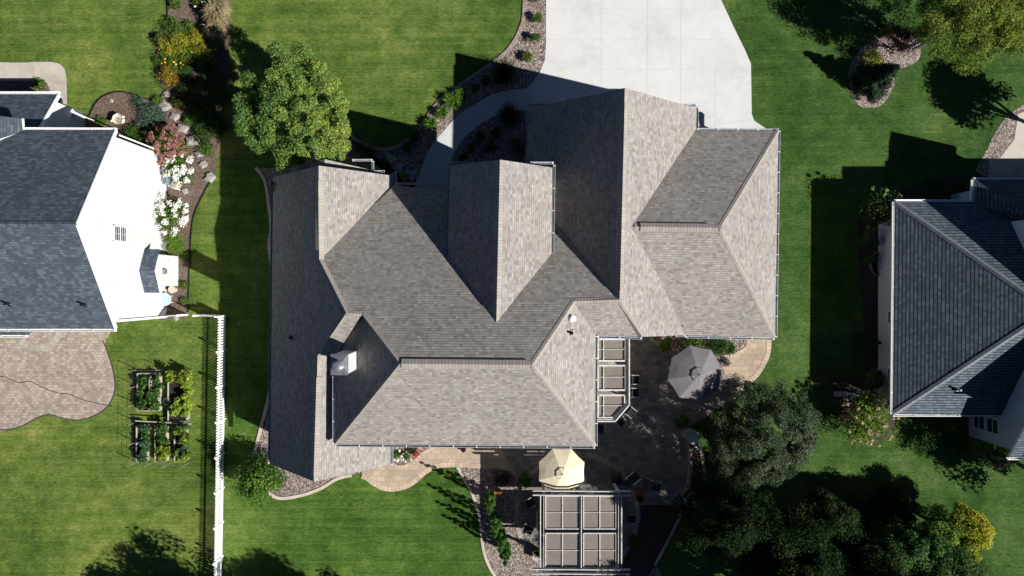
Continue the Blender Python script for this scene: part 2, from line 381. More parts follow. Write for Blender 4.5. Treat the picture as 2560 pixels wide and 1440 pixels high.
def tree(name, base, cc, R3, K, cr, per, size, pal, label, cat='tree', bark=None, trunk_r=.14, group=None, seed=0, lobes=.28, limbs=8, keyfn=None, multi=1, inner=.45, aspect=.55):
    base = Vector(base); t = empty(name, base, label, cat, group); cc = Vector(cc)
    C, rr = crown_clumps(cc, R3, K, cr, lobes, inner, seed)
    P, N, k = cloud(C, rr, [per]*K)
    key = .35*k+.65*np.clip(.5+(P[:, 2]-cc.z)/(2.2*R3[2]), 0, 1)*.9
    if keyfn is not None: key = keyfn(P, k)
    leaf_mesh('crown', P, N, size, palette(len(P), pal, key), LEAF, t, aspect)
    rnd = random.Random(seed); mb = MB()
    for m in range(multi):
        b0 = base+Vector(((m-(multi-1)/2)*.22, rnd.uniform(-.1, .1) if multi > 1 else 0, 0))
        off = Vector((rnd.uniform(-1, 1), rnd.uniform(-1, 1), 0))*(R3[0]*.35 if multi > 1 else .15)
        fork = base.lerp(cc, .45)+off*.5; top = cc+off+Vector((0, 0, R3[2]*.35))
        mb.path([b0, b0.lerp(fork, .5)+Vector((.04, -.05, 0)), fork, fork.lerp(top, .5)+Vector((rnd.uniform(-.2, .2), rnd.uniform(-.2, .2), 0)), top], [trunk_r, trunk_r*.82, trunk_r*.65, trunk_r*.38, .02], 8)
        for i in range(limbs):
            q = Vector(C[(i*7+m*3) % len(C)]); s0 = fork.lerp(top, rnd.uniform(0, .6)); mid = s0.lerp(q, .5)+Vector((0, 0, .25))
            mb.path([s0, mid, q], [trunk_r*.36, trunk_r*.2, .012], 5)
    mb.build('trunk', bark or BARK, t, smooth=True)
    return t
def shrub(px, py, r, h, pal, label, name='shrub', cat='shrub', n=1400, size=.09, K=14, flowers=None, seed=0, squash=1.0, group=None, stems=True, cr=.42, per=None, aspect=.55):
    b = W(px, py, 0); t = empty(name, b, label, cat, group)
    C, rr = crown_clumps((b.x, b.y, h*.52), (r*.72, r*.72*squash, h*.40), K, r*cr, .35, .3, seed)
    P, N, k = cloud(C, rr, [max(8, n//K)]*K, .7); P[:, 2] = np.maximum(P[:, 2], .03)
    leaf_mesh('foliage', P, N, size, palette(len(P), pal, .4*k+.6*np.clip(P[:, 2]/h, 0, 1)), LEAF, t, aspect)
    if stems:
        mb = MB(); rnd = random.Random(seed)
        for i in range(6):
            q = Vector(C[i % K]); mb.path([b+Vector((rnd.uniform(-.05, .05), rnd.uniform(-.05, .05), 0)), b.lerp(q, .5)+Vector((0, 0, .1)), q], [.025, .018, .008], 5)
        mb.build('stem', BARK, t)
    if flowers:
        fc, cnt, fs = flowers; d = unit(cnt); d[:, 2] = np.abs(d[:, 2])+.12; d /= np.linalg.norm(d, axis=1)[:, None]
        F = np.array((b.x, b.y, h*.5))+d*np.array((r*1.0, r*1.0*squash, h*.62))
        for q in F:
            P, N, k = cloud([q], [(fs, fs, fs*.8)], [46], .6); leaf_mesh('flower_head', P, N, .075, palette(len(P), fc, jit=.12), PETAL, t, .9)
    return t
def blades(px, py, r, h, n, pal, label, name='ornamental_grass', cat='grass plant', wd=.02, group=None, flop=1.0):
    b = W(px, py, 0); t = empty(name, b, label, cat, group); mbv = []; cols = []; faces = []
    C = palette(n, pal)
    for i in range(n):
        a = rng.random()*6.283; L = r*(.35+.65*rng.random()); hh = h*(.6+.5*rng.random()); q = rng.normal(size=2)*r*.10
        dx, dy = math.cos(a), math.sin(a); pr = None
        for k, (s, z, ww) in enumerate(((0, 0, 1), (.28, .62, 1), (.62, .95, .8), (1, .72*flop if flop < 1 else .8, .1))):
            c = (q[0]+dx*L*s, q[1]+dy*L*s, hh*z+.01); e = (-dy*wd*ww, dx*wd*ww, 0)
            mbv.append((c[0]-e[0], c[1]-e[1], c[2])); mbv.append((c[0]+e[0], c[1]+e[1], c[2])); cols += [C[i], C[i]]
            if k: m = len(mbv); faces.append((m-4, m-3, m-1, m-2))
    me = bpy.data.meshes.new('blades'); me.from_pydata(mbv, [], faces); ca = me.color_attributes.new('tint', 'FLOAT_COLOR', 'POINT')
    X = np.ones((len(cols), 4), np.float32); X[:, :3] = np.array(cols); ca.data.foreach_set('color', X.ravel()); me.materials.append(LEAF)
    o = link(bpy.data.objects.new('blades', me)); o.parent = t
    mb = MB().lathe(b, [(r*.16, 0), (r*.13, .05), (.001, .1)], 8); mb.build('crown_base', BARK, t)
    return t
def conifer(px, py, r, h, pal, label, name='conifer', n=5200, size=.13, group=None, tiers=13, cat='conifer', narrow=False, fat=1.0):
    b = W(px, py, 0); t = empty(name, b, label, cat, group); C = []; rr = []
    for k in range(tiers):
        z = h*(.06+.90*k/(tiers-1)); f = 1-(k/(tiers-1)); rad = r*(f**.8 if not narrow else min(1, (f*1.9)**.8)*(.75 if k == 0 else 1))
        m = max(1, int((7 if not narrow else 5)*f+2))
        for i in range(m):
            a = 6.283*i/m+k*1.9+random.uniform(-.25, .25); L = rad*random.uniform(.62, .98)
            for s in ((.45, 1.0) if not narrow else (.7,)):
                C.append((b.x+math.cos(a)*L*s, b.y+math.sin(a)*L*s, z-.10*L*s)); w_ = (r*.16+.06)*fat*(1.15-s*.3)*(.55+.55*f); rr.append((w_, w_, w_*.6 if not narrow else w_*1.3))
    P, N, k = cloud(C, rr, [max(10, n//len(C))]*len(C), .45)
    rad = np.hypot(P[:, 0]-b.x, P[:, 1]-b.y)/r
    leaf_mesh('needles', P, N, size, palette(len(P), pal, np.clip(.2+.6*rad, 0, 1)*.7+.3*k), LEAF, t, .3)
    MB().tube(b, b+Vector((0, 0, h*.95)), .07 if h < 5 else .14, .01, 8).build('trunk', BARK, t)
    return t
def rock(px, py, r, label, z=0, mat=None, sq=.6, seed=0, group='pale boulders along the planting bed'):
    b = W(px, py, z); rnd = random.Random(seed); mb = MB(); n = 9; rings = []
    for k, (f, zz) in enumerate(((1, 0), (1.02, .35), (.72, .8), (.3, 1.0))):
        rings.append([b+Vector((math.cos(a)*r*f*rr, math.sin(a)*r*f*rr*.85, zz*r*sq*(.8+.3*rnd.random()))) for a, rr in [(6.283*i/n+seed, [1, .8, 1.1, .85, 1.05, .75, 1.0, .9, 1.1][(i+seed) % n]) for i in range(n)]])
    for k in range(3):
        for i in range(n):
            j = (i+1) % n; mb.face([rings[k][i], rings[k][j], rings[k+1][j], rings[k+1][i]])
    mb.face(rings[3]); o = mb.build('boulder', mat or STONE, loc=b)
    return tag(o, label, 'rock', group)

# ================================================================== GROUND
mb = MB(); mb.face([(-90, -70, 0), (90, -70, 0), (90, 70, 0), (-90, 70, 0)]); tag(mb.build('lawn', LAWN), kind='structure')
# driveway
drv = sheet('driveway', [(1365,-400),(1365,0),(1365,110),(1362,150),(1350,180),(1333,203),(1317,220),(1316,300),(1340,420),(1930,420),(1915,322),(1885,302),(1879,285),(1877,160),(1862,125),(1835,70),(1800,-5),(1640,-400)], CONC, .03)
mb = MB()
for a, b in (((1362,22),(1815,24)),((1365,172),(1876,176)),((1505,-200),(1502,330)),((1620,-200),(1617,330)),((1702,-200),(1702,330)),((1788,175),(1787,330)),((1366,100),(1850,100)),((1333,228),(1500,230)),((1787,312),(1877,300))):
    ribbon([a, b], .022, .034, .034, sm=0).build('expansion_joint', JOINT, drv)
# front walk
wo = [(1333,203),(1317,220),(1280,225),(1230,237),(1190,260),(1147,287),(1107,330),(1087,353),(1070,380),(1057,413),(1040,457),(1030,500)]
wi = [(1325,276),(1290,277),(1247,287),(1207,307),(1173,333),(1150,360),(1133,387),(1126,405),(1122,440),(1122,500)]
po = spline(wp(wo), 6); pi = spline(wp(wi), 6)
mb = MB(); P = [Vector((p.x, p.y, .036)) for p in po+pi[::-1]]; mb.face(P if sum(P[i].x*P[(i+1)%len(P)].y-P[(i+1)%len(P)].x*P[i].y for i in range(len(P))) > 0 else P[::-1]); wk = tag(mb.build('front_walk', concrete('walk concrete', (.44,.45,.45), .12)), kind='structure')
mb = MB()
for a, b in (((1317,220),(1330,275)),((1277,225),(1277,279)),((1230,237),(1247,287)),((1180,266),(1210,306)),((1136,300),(1172,334)),((1105,333),(1148,362)),((1070,382),(1131,400)),((1047,433),(1124,437))):
    ribbon([a, b], .03, .040, .040, sm=0).build('walk_joint', JOINT, wk)
# front gravel beds + stone edging
edge = [(1310,-60),(1310,30),(1300,75),(1270,125),(1225,162),(1180,192),(1130,228),(1090,262),(1060,305),(1025,345),(990,367),(955,373),(915,363),(885,345),(868,322),(830,330),(780,372),(720,430)]
e = [(p.x, p.y) for p in spline(wp(edge), 6)]
def rawsheet(name, pts, mat, z):
    mb = MB(); P = [Vector((p[0], p[1], z)) for p in pts]
    ar = sum(P[i].x*P[(i+1) % len(P)].y - P[(i+1) % len(P)].x*P[i].y for i in range(len(P)))
    mb.face(P if ar > 0 else P[::-1]); return tag(mb.build(name, mat), kind='structure')
inner = [(W(a, b).x, W(a, b).y) for a, b in ((730,470),(1045,470))]+[(p.x, p.y) for p in spline(wp(wo), 6)[::-1]]+[(W(a, b).x, W(a, b).y) for a, b in ((1350,180),(1362,150),(1367,110),(1367,-60))]
rawsheet('gravel_bed', e+inner, GRAVEL, .012)
rawsheet('gravel_bed', [(p.x, p.y) for p in spline(wp(wi), 6)]+[(W(a, b).x, W(a, b).y) for a, b in ((1400,500),(1400,276))], GRAVEL, .014)
tag(ribbon(edge, .22, 0, .06).build('stone_edging', CURBM), kind='structure')
# west side bed
wc = [(640,420),(662,452),(672,513),(678,567),(673,613),(679,660),(690,760),(688,900),(672,993),(653,1067),(637,1137),(640,1165),(650,1205),(690,1243),(745,1240),(800,1222),(843,1197),(880,1188)]
p = [(q.x, q.y) for q in spline(wp(wc), 6)]; rawsheet('gravel_bed', p+[(W(a, b).x, W(a, b).y) for a, b in ((1000,1150),(760,1000),(760,420))], GRAVEL, .012)
tag(ribbon(wc, .19, 0, .06).build('stone_edging', CURBL), kind='structure')
# south path and patio
up = [(905,1150),(980,1160),(1000,1168),(1030,1158),(1063,1130),(1100,1117),(1150,1112),(1240,1105)]
lo = [(905,1190),(920,1197),(937,1210),(967,1222),(1000,1220),(1030,1208),(1063,1180),(1093,1165),(1140,1162),(1197,1165),(1240,1165),(1275,1175),(1297,1197)]
a = [(q.x, q.y) for q in spline(wp(up), 6)]; b = [(q.x, q.y) for q in spline(wp(lo), 6)][::-1]
rawsheet('path', a+b, PAVEP, .026)
patio_r = [(1297,1197),(1310,1217),(1292,1252),(1286,1292),(1300,1338),(1328,1378),(1375,1412),(1442,1432),(1520,1412),(1568,1368),(1592,1310),(1596,1262),(1702,1262),(1716,1220),(1722,1180),(1722,1130),(1706,1077),(1760,1045),(1820,1005),(1855,972),(1890,938),(1908,910),(1920,880),(1923,820)]
rawsheet('patio', [(q.x, q.y) for q in wp([(1240,1060),(1240,1165),(1275,1175)]+patio_r+[(1480,820),(1480,1060)])], PAVE, .022)
rawsheet('path', [(q.x, q.y) for q in wp([(1868,840),(1870,865),(1845,885),(1800,905),(1835,985),(1855,972),(1890,938),(1908,910),(1920,880),(1923,840)])], PAVEP, .030)
for pts, wd in ((lo, .3), (up[1:], .22)): tag(ribbon(pts, wd, .0, .034).build('path_border', BORDER), kind='structure')
tag(ribbon([(1923,830),(1920,880),(1908,910),(1890,938),(1855,972),(1820,1005)], .3, 0, .038).build('path_border', BORDER), kind='structure')
tag(ribbon([(1870,846),(1868,865),(1850,880),(1820,890),(1760,895),(1700,880),(1650,862),(1625,846)], .22, 0, .05).build('path_border', BORDER), kind='structure')
cring = W(1442, 1285); rr = 152*S
circ = [Vector((cring.x+rr*math.cos(t), cring.y+rr*math.sin(t), 0)) for t in [2*math.pi*i/48 for i in range(48)]]
tag(ribbon(circ, .28, 0, .034, sm=0, closed=True, raw=True).build('path_border', BORDERG), kind='structure')
tag(ribbon([(1400,1140),(1437,1137),(1477,1140),(1515,1155),(1545,1175),(1565,1200),(1572,1222)], .26, 0, .032).build('path_border', BORDER), kind='structure')
# bed by house, gravel + flower bed by path
rawsheet('gravel_bed', [(q.x, q.y) for q in wp([(960,1080),(980,1160),(1000,1166),(1030,1156),(1063,1128),(1100,1115),(1150,1105),(1150,1080)])], GRAVEL, .016)
rawsheet('gravel_bed', [(q.x, q.y) for q in wp([(1620,835),(1640,858),(1700,880),(1760,893),(1820,888),(1850,879),(1868,864),(1870,835)])], GRAVEL, .028)
gc = [(1143,1167),(1162,1202),(1177,1227),(1190,1260),(1197,1285),(1202,1317),(1206,1360),(1215,1397),(1232,1432),(1260,1470),(1300,1520)]
p = [(q.x, q.y) for q in spline(wp(gc), 6)]
rawsheet('gravel_bed', p+[(W(a, b).x, W(a, b).y) for a, b in ((1700,1520),(1640,1412),(1700,1262),(1400,1262),(1290,1195),(1240,1163),(1160,1163))], GRAVEL, .008)
rawsheet('mulch_shade_bed', [(q.x, q.y) for q in wp([(1600,1262),(1702,1262),(1690,1310),(1660,1370),(1636,1414),(1600,1480),(1500,1480),(1560,1400),(1592,1340),(1602,1290)])], DMULCH_SHADE, .014)  # dark sheet over the gravel, painting in the shade that falls here
tag(ribbon(gc, .16, 0, .05).build('stone_edging', CURBL), kind='structure')
tag(ribbon([(1712,1262),(1690,1310),(1660,1370),(1636,1414)], .16, 0, .05).build('stone_edging', CURBL), kind='structure')
# neighbour's ground, left
sheet('neighbour_walk', [(-60,155),(60,157),(85,155),(130,155),(150,160),(162,172),(167,195),(168,262),(215,300),(215,330),(110,330),(130,262),(125,225),(118,207),(105,202),(-60,202)], CONC2, .02)
sheet('mulch_shade_bed', [(-60,203),(105,203),(117,208),(124,222),(128,262),(110,300),(-60,300)], MULCH, .012)
lb = [(418,-60),(420,45),(398,85),(390,130),(392,190),(406,232),(392,248),(360,246),(320,232),(285,231),(255,243),(236,263),(224,290),(216,330),(216,420),(380,600),(400,800),(470,796),(473,680),(477,600),(485,540),(512,478),(538,430),(546,390),(562,250),(575,110),(578,-60)]
sheet('mulch_shade_bed', lb, MULCH, .014)
tag(ribbon([(418,-40),(419,45)], .06, 0, .06).build('lawn_edging', BLACK), kind='structure')
tag(ribbon([(406,236),(392,248),(360,246),(320,232),(285,231),(255,243),(236,263),(224,290)], .05, 0, .07).build('lawn_edging', BLACK), kind='structure')
tag(ribbon([(538,436),(512,478),(485,540),(477,600),(473,680),(470,780)], .05, 0, .07).build('lawn_edging', BLACK), kind='structure')
lp = [(-80,780),(255,800),(262,860),(278,905),(288,950),(286,985),(268,1018),(235,1040),(195,1050),(160,1046),(125,1036),(95,1045),(60,1063),(20,1074),(-80,1070)]
sheet('neighbour_patio', lp, PAVEL, .024, sm=5)
tag(ribbon([(258,850),(278,905),(288,950),(286,985),(268,1018),(235,1040),(195,1050),(160,1046),(125,1036),(95,1045),(60,1063),(20,1074),(-60,1076)], .05, 0, .05).build('lawn_edging', DARKG), kind='structure')
cc = W(95, 812); circ = [Vector((cc.x+1.45*math.cos(t), cc.y+1.45*math.sin(t), 0)) for t in [2*math.pi*i/40 for i in range(40)]]
tag(ribbon(circ, .42, 0, .034, sm=0, closed=True, raw=True).build('patio_ring', BORDERG), kind='structure')
# right: island bed, side beds, walk
isl = [(2210,88),(2255,84),(2285,92),(2302,118),(2297,148),(2270,166),(2235,178),(2235,215),(2205,262),(2175,270),(2145,262),(2125,225),(2122,180),(2135,145),(2165,110)]
sheet('gravel_island', isl, GRAVEL, .012, sm=5)
sheet('mulch_shade_bed', [(2075,960),(2090,945),(2150,930),(2160,840),(2150,700),(2145,560),(2170,520),(2260,470),(2440,440),(2450,560),(2240,1060),(2150,1075),(2110,1060),(2085,1010)], DMULCH_SHADE, .012, sm=4)
sheet('gravel_bed', [(2490,330),(2520,290),(2600,240),(2700,240),(2700,440),(2455,440),(2470,370)], GRAVEL, .010, sm=4)
sheet('neighbour_walk', [(2545,285),(2700,230),(2700,440),(2470,442),(2472,398),(2500,395),(2535,350)], CONC2, .02)

# ================================================================== ROOF MATHS
class Plane:
    def __init__(s, a, b, c):
        n = (b-a).cross(c-a).normalized(); s.n = n if n.z > 0 else -n; s.d = s.n.dot(a)
    def at(s, px, py):         # where the sight line through a photo pixel meets this roof plane
        o = Vector((0, 0, H)); g = W(px, py, 0); d = g-o; t = (s.d-s.n.dot(o))/s.n.dot(d); return o+d*t
    def z(s, x, y): return (s.d-s.n.x*x-s.n.y*y)/s.n.z
def roof_poly(mb, pts):
    P = [Vector(p) for p in pts]; ar = sum(P[i].x*P[(i+1) % len(P)].y-P[(i+1) % len(P)].x*P[i].y for i in range(len(P)))
    if ar < 0: P.reverse()
    mb.face(P)
def slab(mb2, pts, t=.16):
    "boards under the shingles: soffit and fascia"
    P = [Vector(p) for p in pts]; ar = sum(P[i].x*P[(i+1) % len(P)].y-P[(i+1) % len(P)].x*P[i].y for i in range(len(P)))
    if ar < 0: P.reverse()
    d = Vector((0, 0, t)); e_ = Vector((0, 0, .006)); mb2.face([p-d for p in P[::-1]])
    for i in range(len(P)):
        a_, b_ = P[i], P[(i+1) % len(P)]; mb2.face([a_-d, b_-d, b_-e_, a_-e_])
def cap(parent, a, b, pl, pr, wd=.17, t=.02, mat=None, name='ridge_cap'):
    a = Vector(a); b = Vector(b); d = Vector((b.x-a.x, b.y-a.y, 0)).normalized(); s = Vector((-d.y, d.x, 0))
    pts = []; L = (b-a).length
    for q, v in ((a, 0), (b, L)):
        l = q+s*wd; l.z = pl.z(l.x, l.y)+t; r = q-s*wd; r.z = pr.z(r.x, r.y)+t; c = Vector(q); c.z = max(q.z, min(pl.z(q.x, q.y), pr.z(q.x, q.y)))+t
        pts.append((l, c, r))
    mb = MB(); (l0, c0, r0), (l1, c1, r1) = pts; dn = Vector((0, 0, t+.03))
    mb.face([l1, l0, c0, c1], [(.2, L), (.2, 0), (.4, 0), (.4, L)]); mb.face([c1, c0, r0, r1], [(.4, L), (.4, 0), (.6, 0), (.6, L)])
    mb.face([l0, l1, l1-dn, l0-dn]); mb.face([r1, r0, r0-dn, r1-dn]); mb.face([l0-dn, r0-dn, r0, c0, l0]); mb.face([r1-dn, l1-dn, l1, c1, r1])
    return mb.build(name, mat or SHC, parent)
def gutter(parent, a, b, side=1, mat=None, step=1.15, wd=.125, strap=None):
    a = Vector(a); b = Vector(b); d = (b-a); L = d.length; d.normalize(); s = Vector((-d.y, d.x, 0)).normalized()*side
    up = Vector((0, 0, 1)); mb = MB(); h = .11
    mb.beam(a+s*wd/2-up*.12, b+s*wd/2-up*.12, wd, .012); mb.beam(a+s*(wd-.012)-up*.065, b+s*(wd-.012)-up*.065, .024, h); mb.beam(a+s*.005-up*.065, b+s*.005-up*.065, .01, h-.02)
    g = mb.build('gutter', mat or METAL, parent); mb = MB(); k = max(1, int(L/step))
    for i in range(k+1):
        q = a.lerp(b, (i+.06)/(k+.12)); MB().beam(q+s*.0-up*.004, q+s*wd-up*.004, .03, .012).build('gutter_hanger', strap or WHITE, g)
    return g
def quadwall(mb, pts): mb.face(pts)

# ================================================================== MAIN HOUSE
hb = W(1240, 700); mh = empty('main_house', (hb.x, hb.y, 0), 'large house with brown-grey weathered shingle hip and gable roof in the middle', 'house')
zA, zE = 6.3, 2.8
# planes
An0 = W(683,443,zE); As0 = W(675,1160,zE); Ar0 = W(797,414,zA); Ar1 = W(785,1204,zA)
PAW = Plane(An0, As0, Ar0); PAE = Plane(Ar0, Ar1, W(986,458,zE))
PN = Plane(W(988,461,3.0), W(1320,463,3.0), W(1330,912,9.5))
PMS = Plane(W(838,1110,6.2), W(1486,1115,6.2), W(1330,912,9.5))
PMW = Plane(W(838,1108,6.2), W(838,950,6.2), W(1000,909,9.5))
PME = Plane(W(1487,1115,6.2), W(1489,840,6.2), W(1330,912,9.5))
GR0 = W(1562,220,7.45); GR1 = W(1549,749,7.45)
PGW = Plane(GR0, GR1, W(1321,265,3.0)); PGE = Plane(GR0, GR1, W(1740,268,3.0))
PEN = Plane(W(1742,325,3.0), W(1946,327,3.0), W(1800,570,6.9)); PES = Plane(W(1714,839,3.0), W(1937,843,3.0), W(1800,570,6.9)); PEE = Plane(W(1946,326,3.0), W(1937,843,3.0), W(1800,570,6.9))
CR0 = W(1250,399,8.1); CR1 = PN.at(1241,806)
PCW = Plane(CR0, CR1, W(1125,412,5.75)); PCE = Plane(CR0, CR1, W(1381,418,5.75))
h1 = PN.at(866,783); h2 = PN.at(905,785)
PS1 = Plane(h1, h2, W(797,889,zA))
r1 = W(1000,909,9.5); r2 = W(1330,912,9.5)
a1 = W(798,648,zA); a2 = W(794,889,zA)
f1 = PN.at(1436,753)
PF = Plane(f1, GR1, W(1490,840,6.1))
v838 = W(838,889,6.25)
val = PN.at(1383,573); vG = W(1321,508,3.0)
faces = {
 'AW': [An0, Ar0, a1, h1, a2, Ar1, As0],
 'AE1': [Ar0, W(973,438,zE+.2), W(986,428,zE), W(986,462,zE), a1],
 'AE2': [a2, W(910,889,4.1), W(975,1000,zE), W(976,1163,zE), Ar1],
 'N': [W(986,462,3.0), vG, val, GR1, f1, r2, r1, h2, h1, a1],
 'S1': [h1, h2, v838, a2],
 'MW': [r1, h2, v838, W(837,1110,6.2)],
 'MS': [r1, W(837,1110,6.2), W(1487,1115,6.2), r2],
 'ME': [r2, W(1487,1115,6.2), W(1489,838,6.2), f1],
 'F': [f1, W(1489,838,6.2), W(1605,842,6.2), GR1],
 'GW': [GR0, W(1320,271,3.0), vG, val, GR1],
 'GE': [GR0, W(1741,270,3.0), W(1742,325,3.0), W(1586,566,6.9), W(1713,838,3.15), W(1605,842,6.2), GR1],
 'EN': [W(1742,325,3.0), W(1946,326,3.0), W(1800,570,6.9), W(1586,566,6.9)],
 'EE': [W(1946,326,3.0), W(1937,843,3.0), W(1800,570,6.9)],
 'ES': [W(1586,566,6.9), W(1800,570,6.9), W(1937,843,3.0), W(1713,838,3.15)],
 'CW': [CR0, W(1125,414,5.75), PN.at(1119,655), CR1],
 'CE': [CR0, W(1381,419,5.75), PN.at(1379,640), CR1],
}
A2r = W(812,398,4.75); A2e = W(929,425,2.75); A2b = PAE.at(812,430)
faces['BE'] = [A2r, A2e, W(929,470,2.75), W(812,470,4.75)]; faces['BW'] = [A2r, W(812,470,4.75), W(700,470,2.75), W(700,425,2.75)]
mb = MB(); mb2 = MB()
FP = dict(AW=PAW, AE1=PAE, AE2=PAE, N=PN, S1=PS1, MW=PMW, MS=PMS, ME=PME, F=PF, GW=PGW, GE=PGE, EN=PEN, EE=PEE, ES=PES, CW=PCW, CE=PCE)
EXT = {'EN': ((0, -.35), (3, -.35)), 'ES': ((0, -.35), (3, -.35)), 'GE': ((2, .3), (3, .12)), 'GW': ((2, -.3), (3, -.3)), 'N': ((1, .35), (2, .35))}
def onplane(pl, q):       # slide a corner along its sight line until it lies in the roof plane
    o = Vector((0, 0, H)); d = Vector(q)-o; return o+d*((pl.d-pl.n.dot(o))/pl.n.dot(d))
for k, f in faces.items():
    if k in FP:
        g_ = [onplane(FP[k], q) for q in f]; dz = max(abs(a_.z-b_.z) for a_, b_ in zip(f, g_))
        if dz > .12: print('planefix', k, [round(a_.z-b_.z, 2) for a_, b_ in zip(f, g_)])
        f = g_
        for i_, dx_ in EXT.get(k, ()):      # run each slope a little under its neighbour at the valleys
            f[i_] = Vector((f[i_].x+dx_, f[i_].y, FP[k].z(f[i_].x+dx_, f[i_].y)))
    roof_poly(mb, f)
    slab(mb2, f)
roof = mb.build('roof', SH, mh); mb2.build('fascia_and_soffit', simple('fascia', (.35,.33,.31), .5), mh)
# ridge caps and ridge vents
def lerp(a, b, t): return Vector(a).lerp(Vector(b), t)
def ridge(a, b, pl, pr, v0=None, v1=None, wd=.17):
    cap(roof, a, b, pl, pr, wd, .018)
    if v0 is not None: cap(roof, lerp(a, b, v0), lerp(a, b, v1), pl, pr, wd+.03, .085, name='ridge_vent')
ridge(Ar0, a1, PAE, PAW, .16, .90); ridge(a2, Ar1, PAE, PAW, .17, .96)
ridge(r1, r2, PN, PMS, .01, .96, .19); ridge(GR0, GR1, PGE, PGW, .07, .96); ridge(CR0, CR1, PCE, PCW, .06, .93)
ridge(W(1586,567,6.9), W(1800,570,6.9), PEN, PES, .07, .88, .19)
for a, b, p, q in ((r2, W(1487,1115,6.2), PME, PMS), (f1, r2, PME, PN), (f1, GR1, PN, PF), (r1, W(837,1110,6.2), PMS, PMW), (h2, r1, PN, PMW), (a1, h1, PN, PAW), (h1, h2, PN, PS1), (h1, a2, PS1, PAW),
                   (W(1800,570,6.9), W(1946,326,3.0), PEN, PEE), (W(1800,570,6.9), W(1937,843,3.0), PEE, PES), (GR1, W(1605,842,6.2), PGE, PF)):
    cap(roof, a, b, p, q, .14, .018)
# gutters
G = lambda a, b, s=1, **k: gutter(mh, a, b, s, **k)
G(W(683,443,zE), W(675,1160,zE), -1); G(W(986,462,zE), W(986,428,zE), -1); G(W(988,461,3.0), W(1121,463,3.0), 1)
G(W(837,940,6.2), W(837,1112,6.2), -1); G(W(836,1111,6.2), W(1489,1116,6.2), -1); G(W(1488,1116,6.2), W(1489,838,6.2), -1); G(W(1493,839,6.1), W(1606,843,6.1), -1)
G(W(1320,268,3), W(1321,470,3), -1); G(W(1319,264,3.0), W(1368,264,3.0), 1); G(W(1741,326,3.0), W(1741,266,3.0), -1); G(W(1700,265,3.0), W(1743,265,3.0), 1); G(W(1743,325,3.0), W(1948,327,3.0), 1); G(W(1938,845,3.0), W(1946,325,3.0), -1); G(W(1714,840,3.0), W(1938,845,3.0), -1)
G(W(1125,411,5.75), W(1119,637,5.75), -1); G(W(1379,642,5.75), W(1383,411,5.75), -1); G(W(1124,410,5.75), W(1183,410,5.75), 1); G(W(1325,410,5.75), W(1385,410,5.75), 1)
G(W(929,430,2.75), W(929,402,2.75), -1); G(W(880,403,2.75), W(931,403,2.75), 1); G(W(935,431,2.8), W(962,431,2.8), 1); G(W(977,1163,zE), W(977,1112,zE), -1); G(W(1690,837,3.2), W(1714,837,3.2), -1)
# walls
def X(v): return v
mb = MB()
mb.prism([(-13.25,-9.65),(-7.15,-9.65),(-7.15,5.95),(-13.25,5.95)], 0, 2.9)
mb.prism([(-8.85,-7.8),(3.9,-7.8),(3.9,.2),(-8.85,.2)], 0, 6.15)
mb.prism([(-7.15,0),(1.5,0),(1.5,5.4),(-7.15,5.4)], 0, 2.95); mb.prism([(1.4,-2.1),(10.05,-2.1),(10.05,9.85),(1.4,9.85)], 0, 3.0)
mb.prism([(10.0,-2.4),(14.75,-2.4),(14.75,8.6),(10.0,8.6)], 0, 3.0); mb.prism([(-2.95,1.0),(1.8,1.0),(1.8,6.0),(-2.95,6.0)], 0, 5.7); mb.prism([(3.8,-2.15),(6.6,-2.15),(6.6,.5),(3.8,.5)], 0, 6.1)
mb.prism([(-11.8,5.9),(-8.5,5.9),(-8.5,6.75),(-11.8,6.75)], 0, 2.75)
def gable(x0, x1, y, z0, xa, za): mb.face([(x0, y, z0), (x1, y, z0), (xa, y, za)]); mb.face([(x0, y-.02, z0), (xa, y-.02, za), (x1, y-.02, z0)])
gable(-13.25, -7.15, 5.95, 2.9, -10.2, 5.95); gable(-13.4, -7.3, -9.65, 2.9, -10.35, 5.9); gable(1.4, 10.05, 9.8, 3.0, 5.72, 6.95); gable(-2.95, 1.8, 6.0, 5.7, -.6, 7.65)
mb.face([(6.6, -2.16, 0), (9.9, -2.16, 0), (9.9, -2.16, 3.3), (6.6, -2.16, 6.2)])
mb.build('wall', TAN_SIDE, mh)
def window(parent, c, wd, ht, axis, mat=None, grid=(2, 3), out=1):
    "window on a wall facing x (axis 0) or y (axis 1); frame with its pane and bars"
    c = Vector(c); mb = MB(); t = .06
    def bx(m, u, v, su, sv, dep, o_=0):
        m.box(c+(Vector((o_*out, u, v)) if axis == 0 else Vector((u, o_*out, v))), ((dep, su, sv) if axis == 0 else (su, dep, sv)))
    for sgn in (-1, 1):
        bx(mb, sgn*(wd/2), 0, t, ht+t, .08); bx(mb, 0, sgn*(ht/2), wd+t, t, .085)
    bx(mb, 0, 0, wd-.06, .045, .07)
    for i in range(1, grid[0]): bx(mb, -wd/2+wd*i/grid[0], 0, .014, ht-.06, .05)
    for i in range(1, grid[1]*2):
        if i != grid[1]: bx(mb, 0, -ht/2+ht*i/(2*grid[1]), wd-.06, .014, .05)
    f = mb.build('window', mat or WHITE, parent); m2 = MB(); bx(m2, 0, 0, wd-.02, ht-.02, .03); m2.build('pane', GLASS, f); return f
for x in (-12, -10.2, -8.5): window(mh, (x, -9.66, 1.5), .9, 1.3, 1)
for x in (-7, -4, -1, 2): window(mh, (x, -7.82, 4.6), 1.1, 1.4, 1); 
for x in (-5, -1.5): window(mh, (x, -7.82, 1.5), 1.5, 1.9, 1)
for y in (-6, -3.4): window(mh, (3.92, y, 4.7), .9, 1.2, 0)
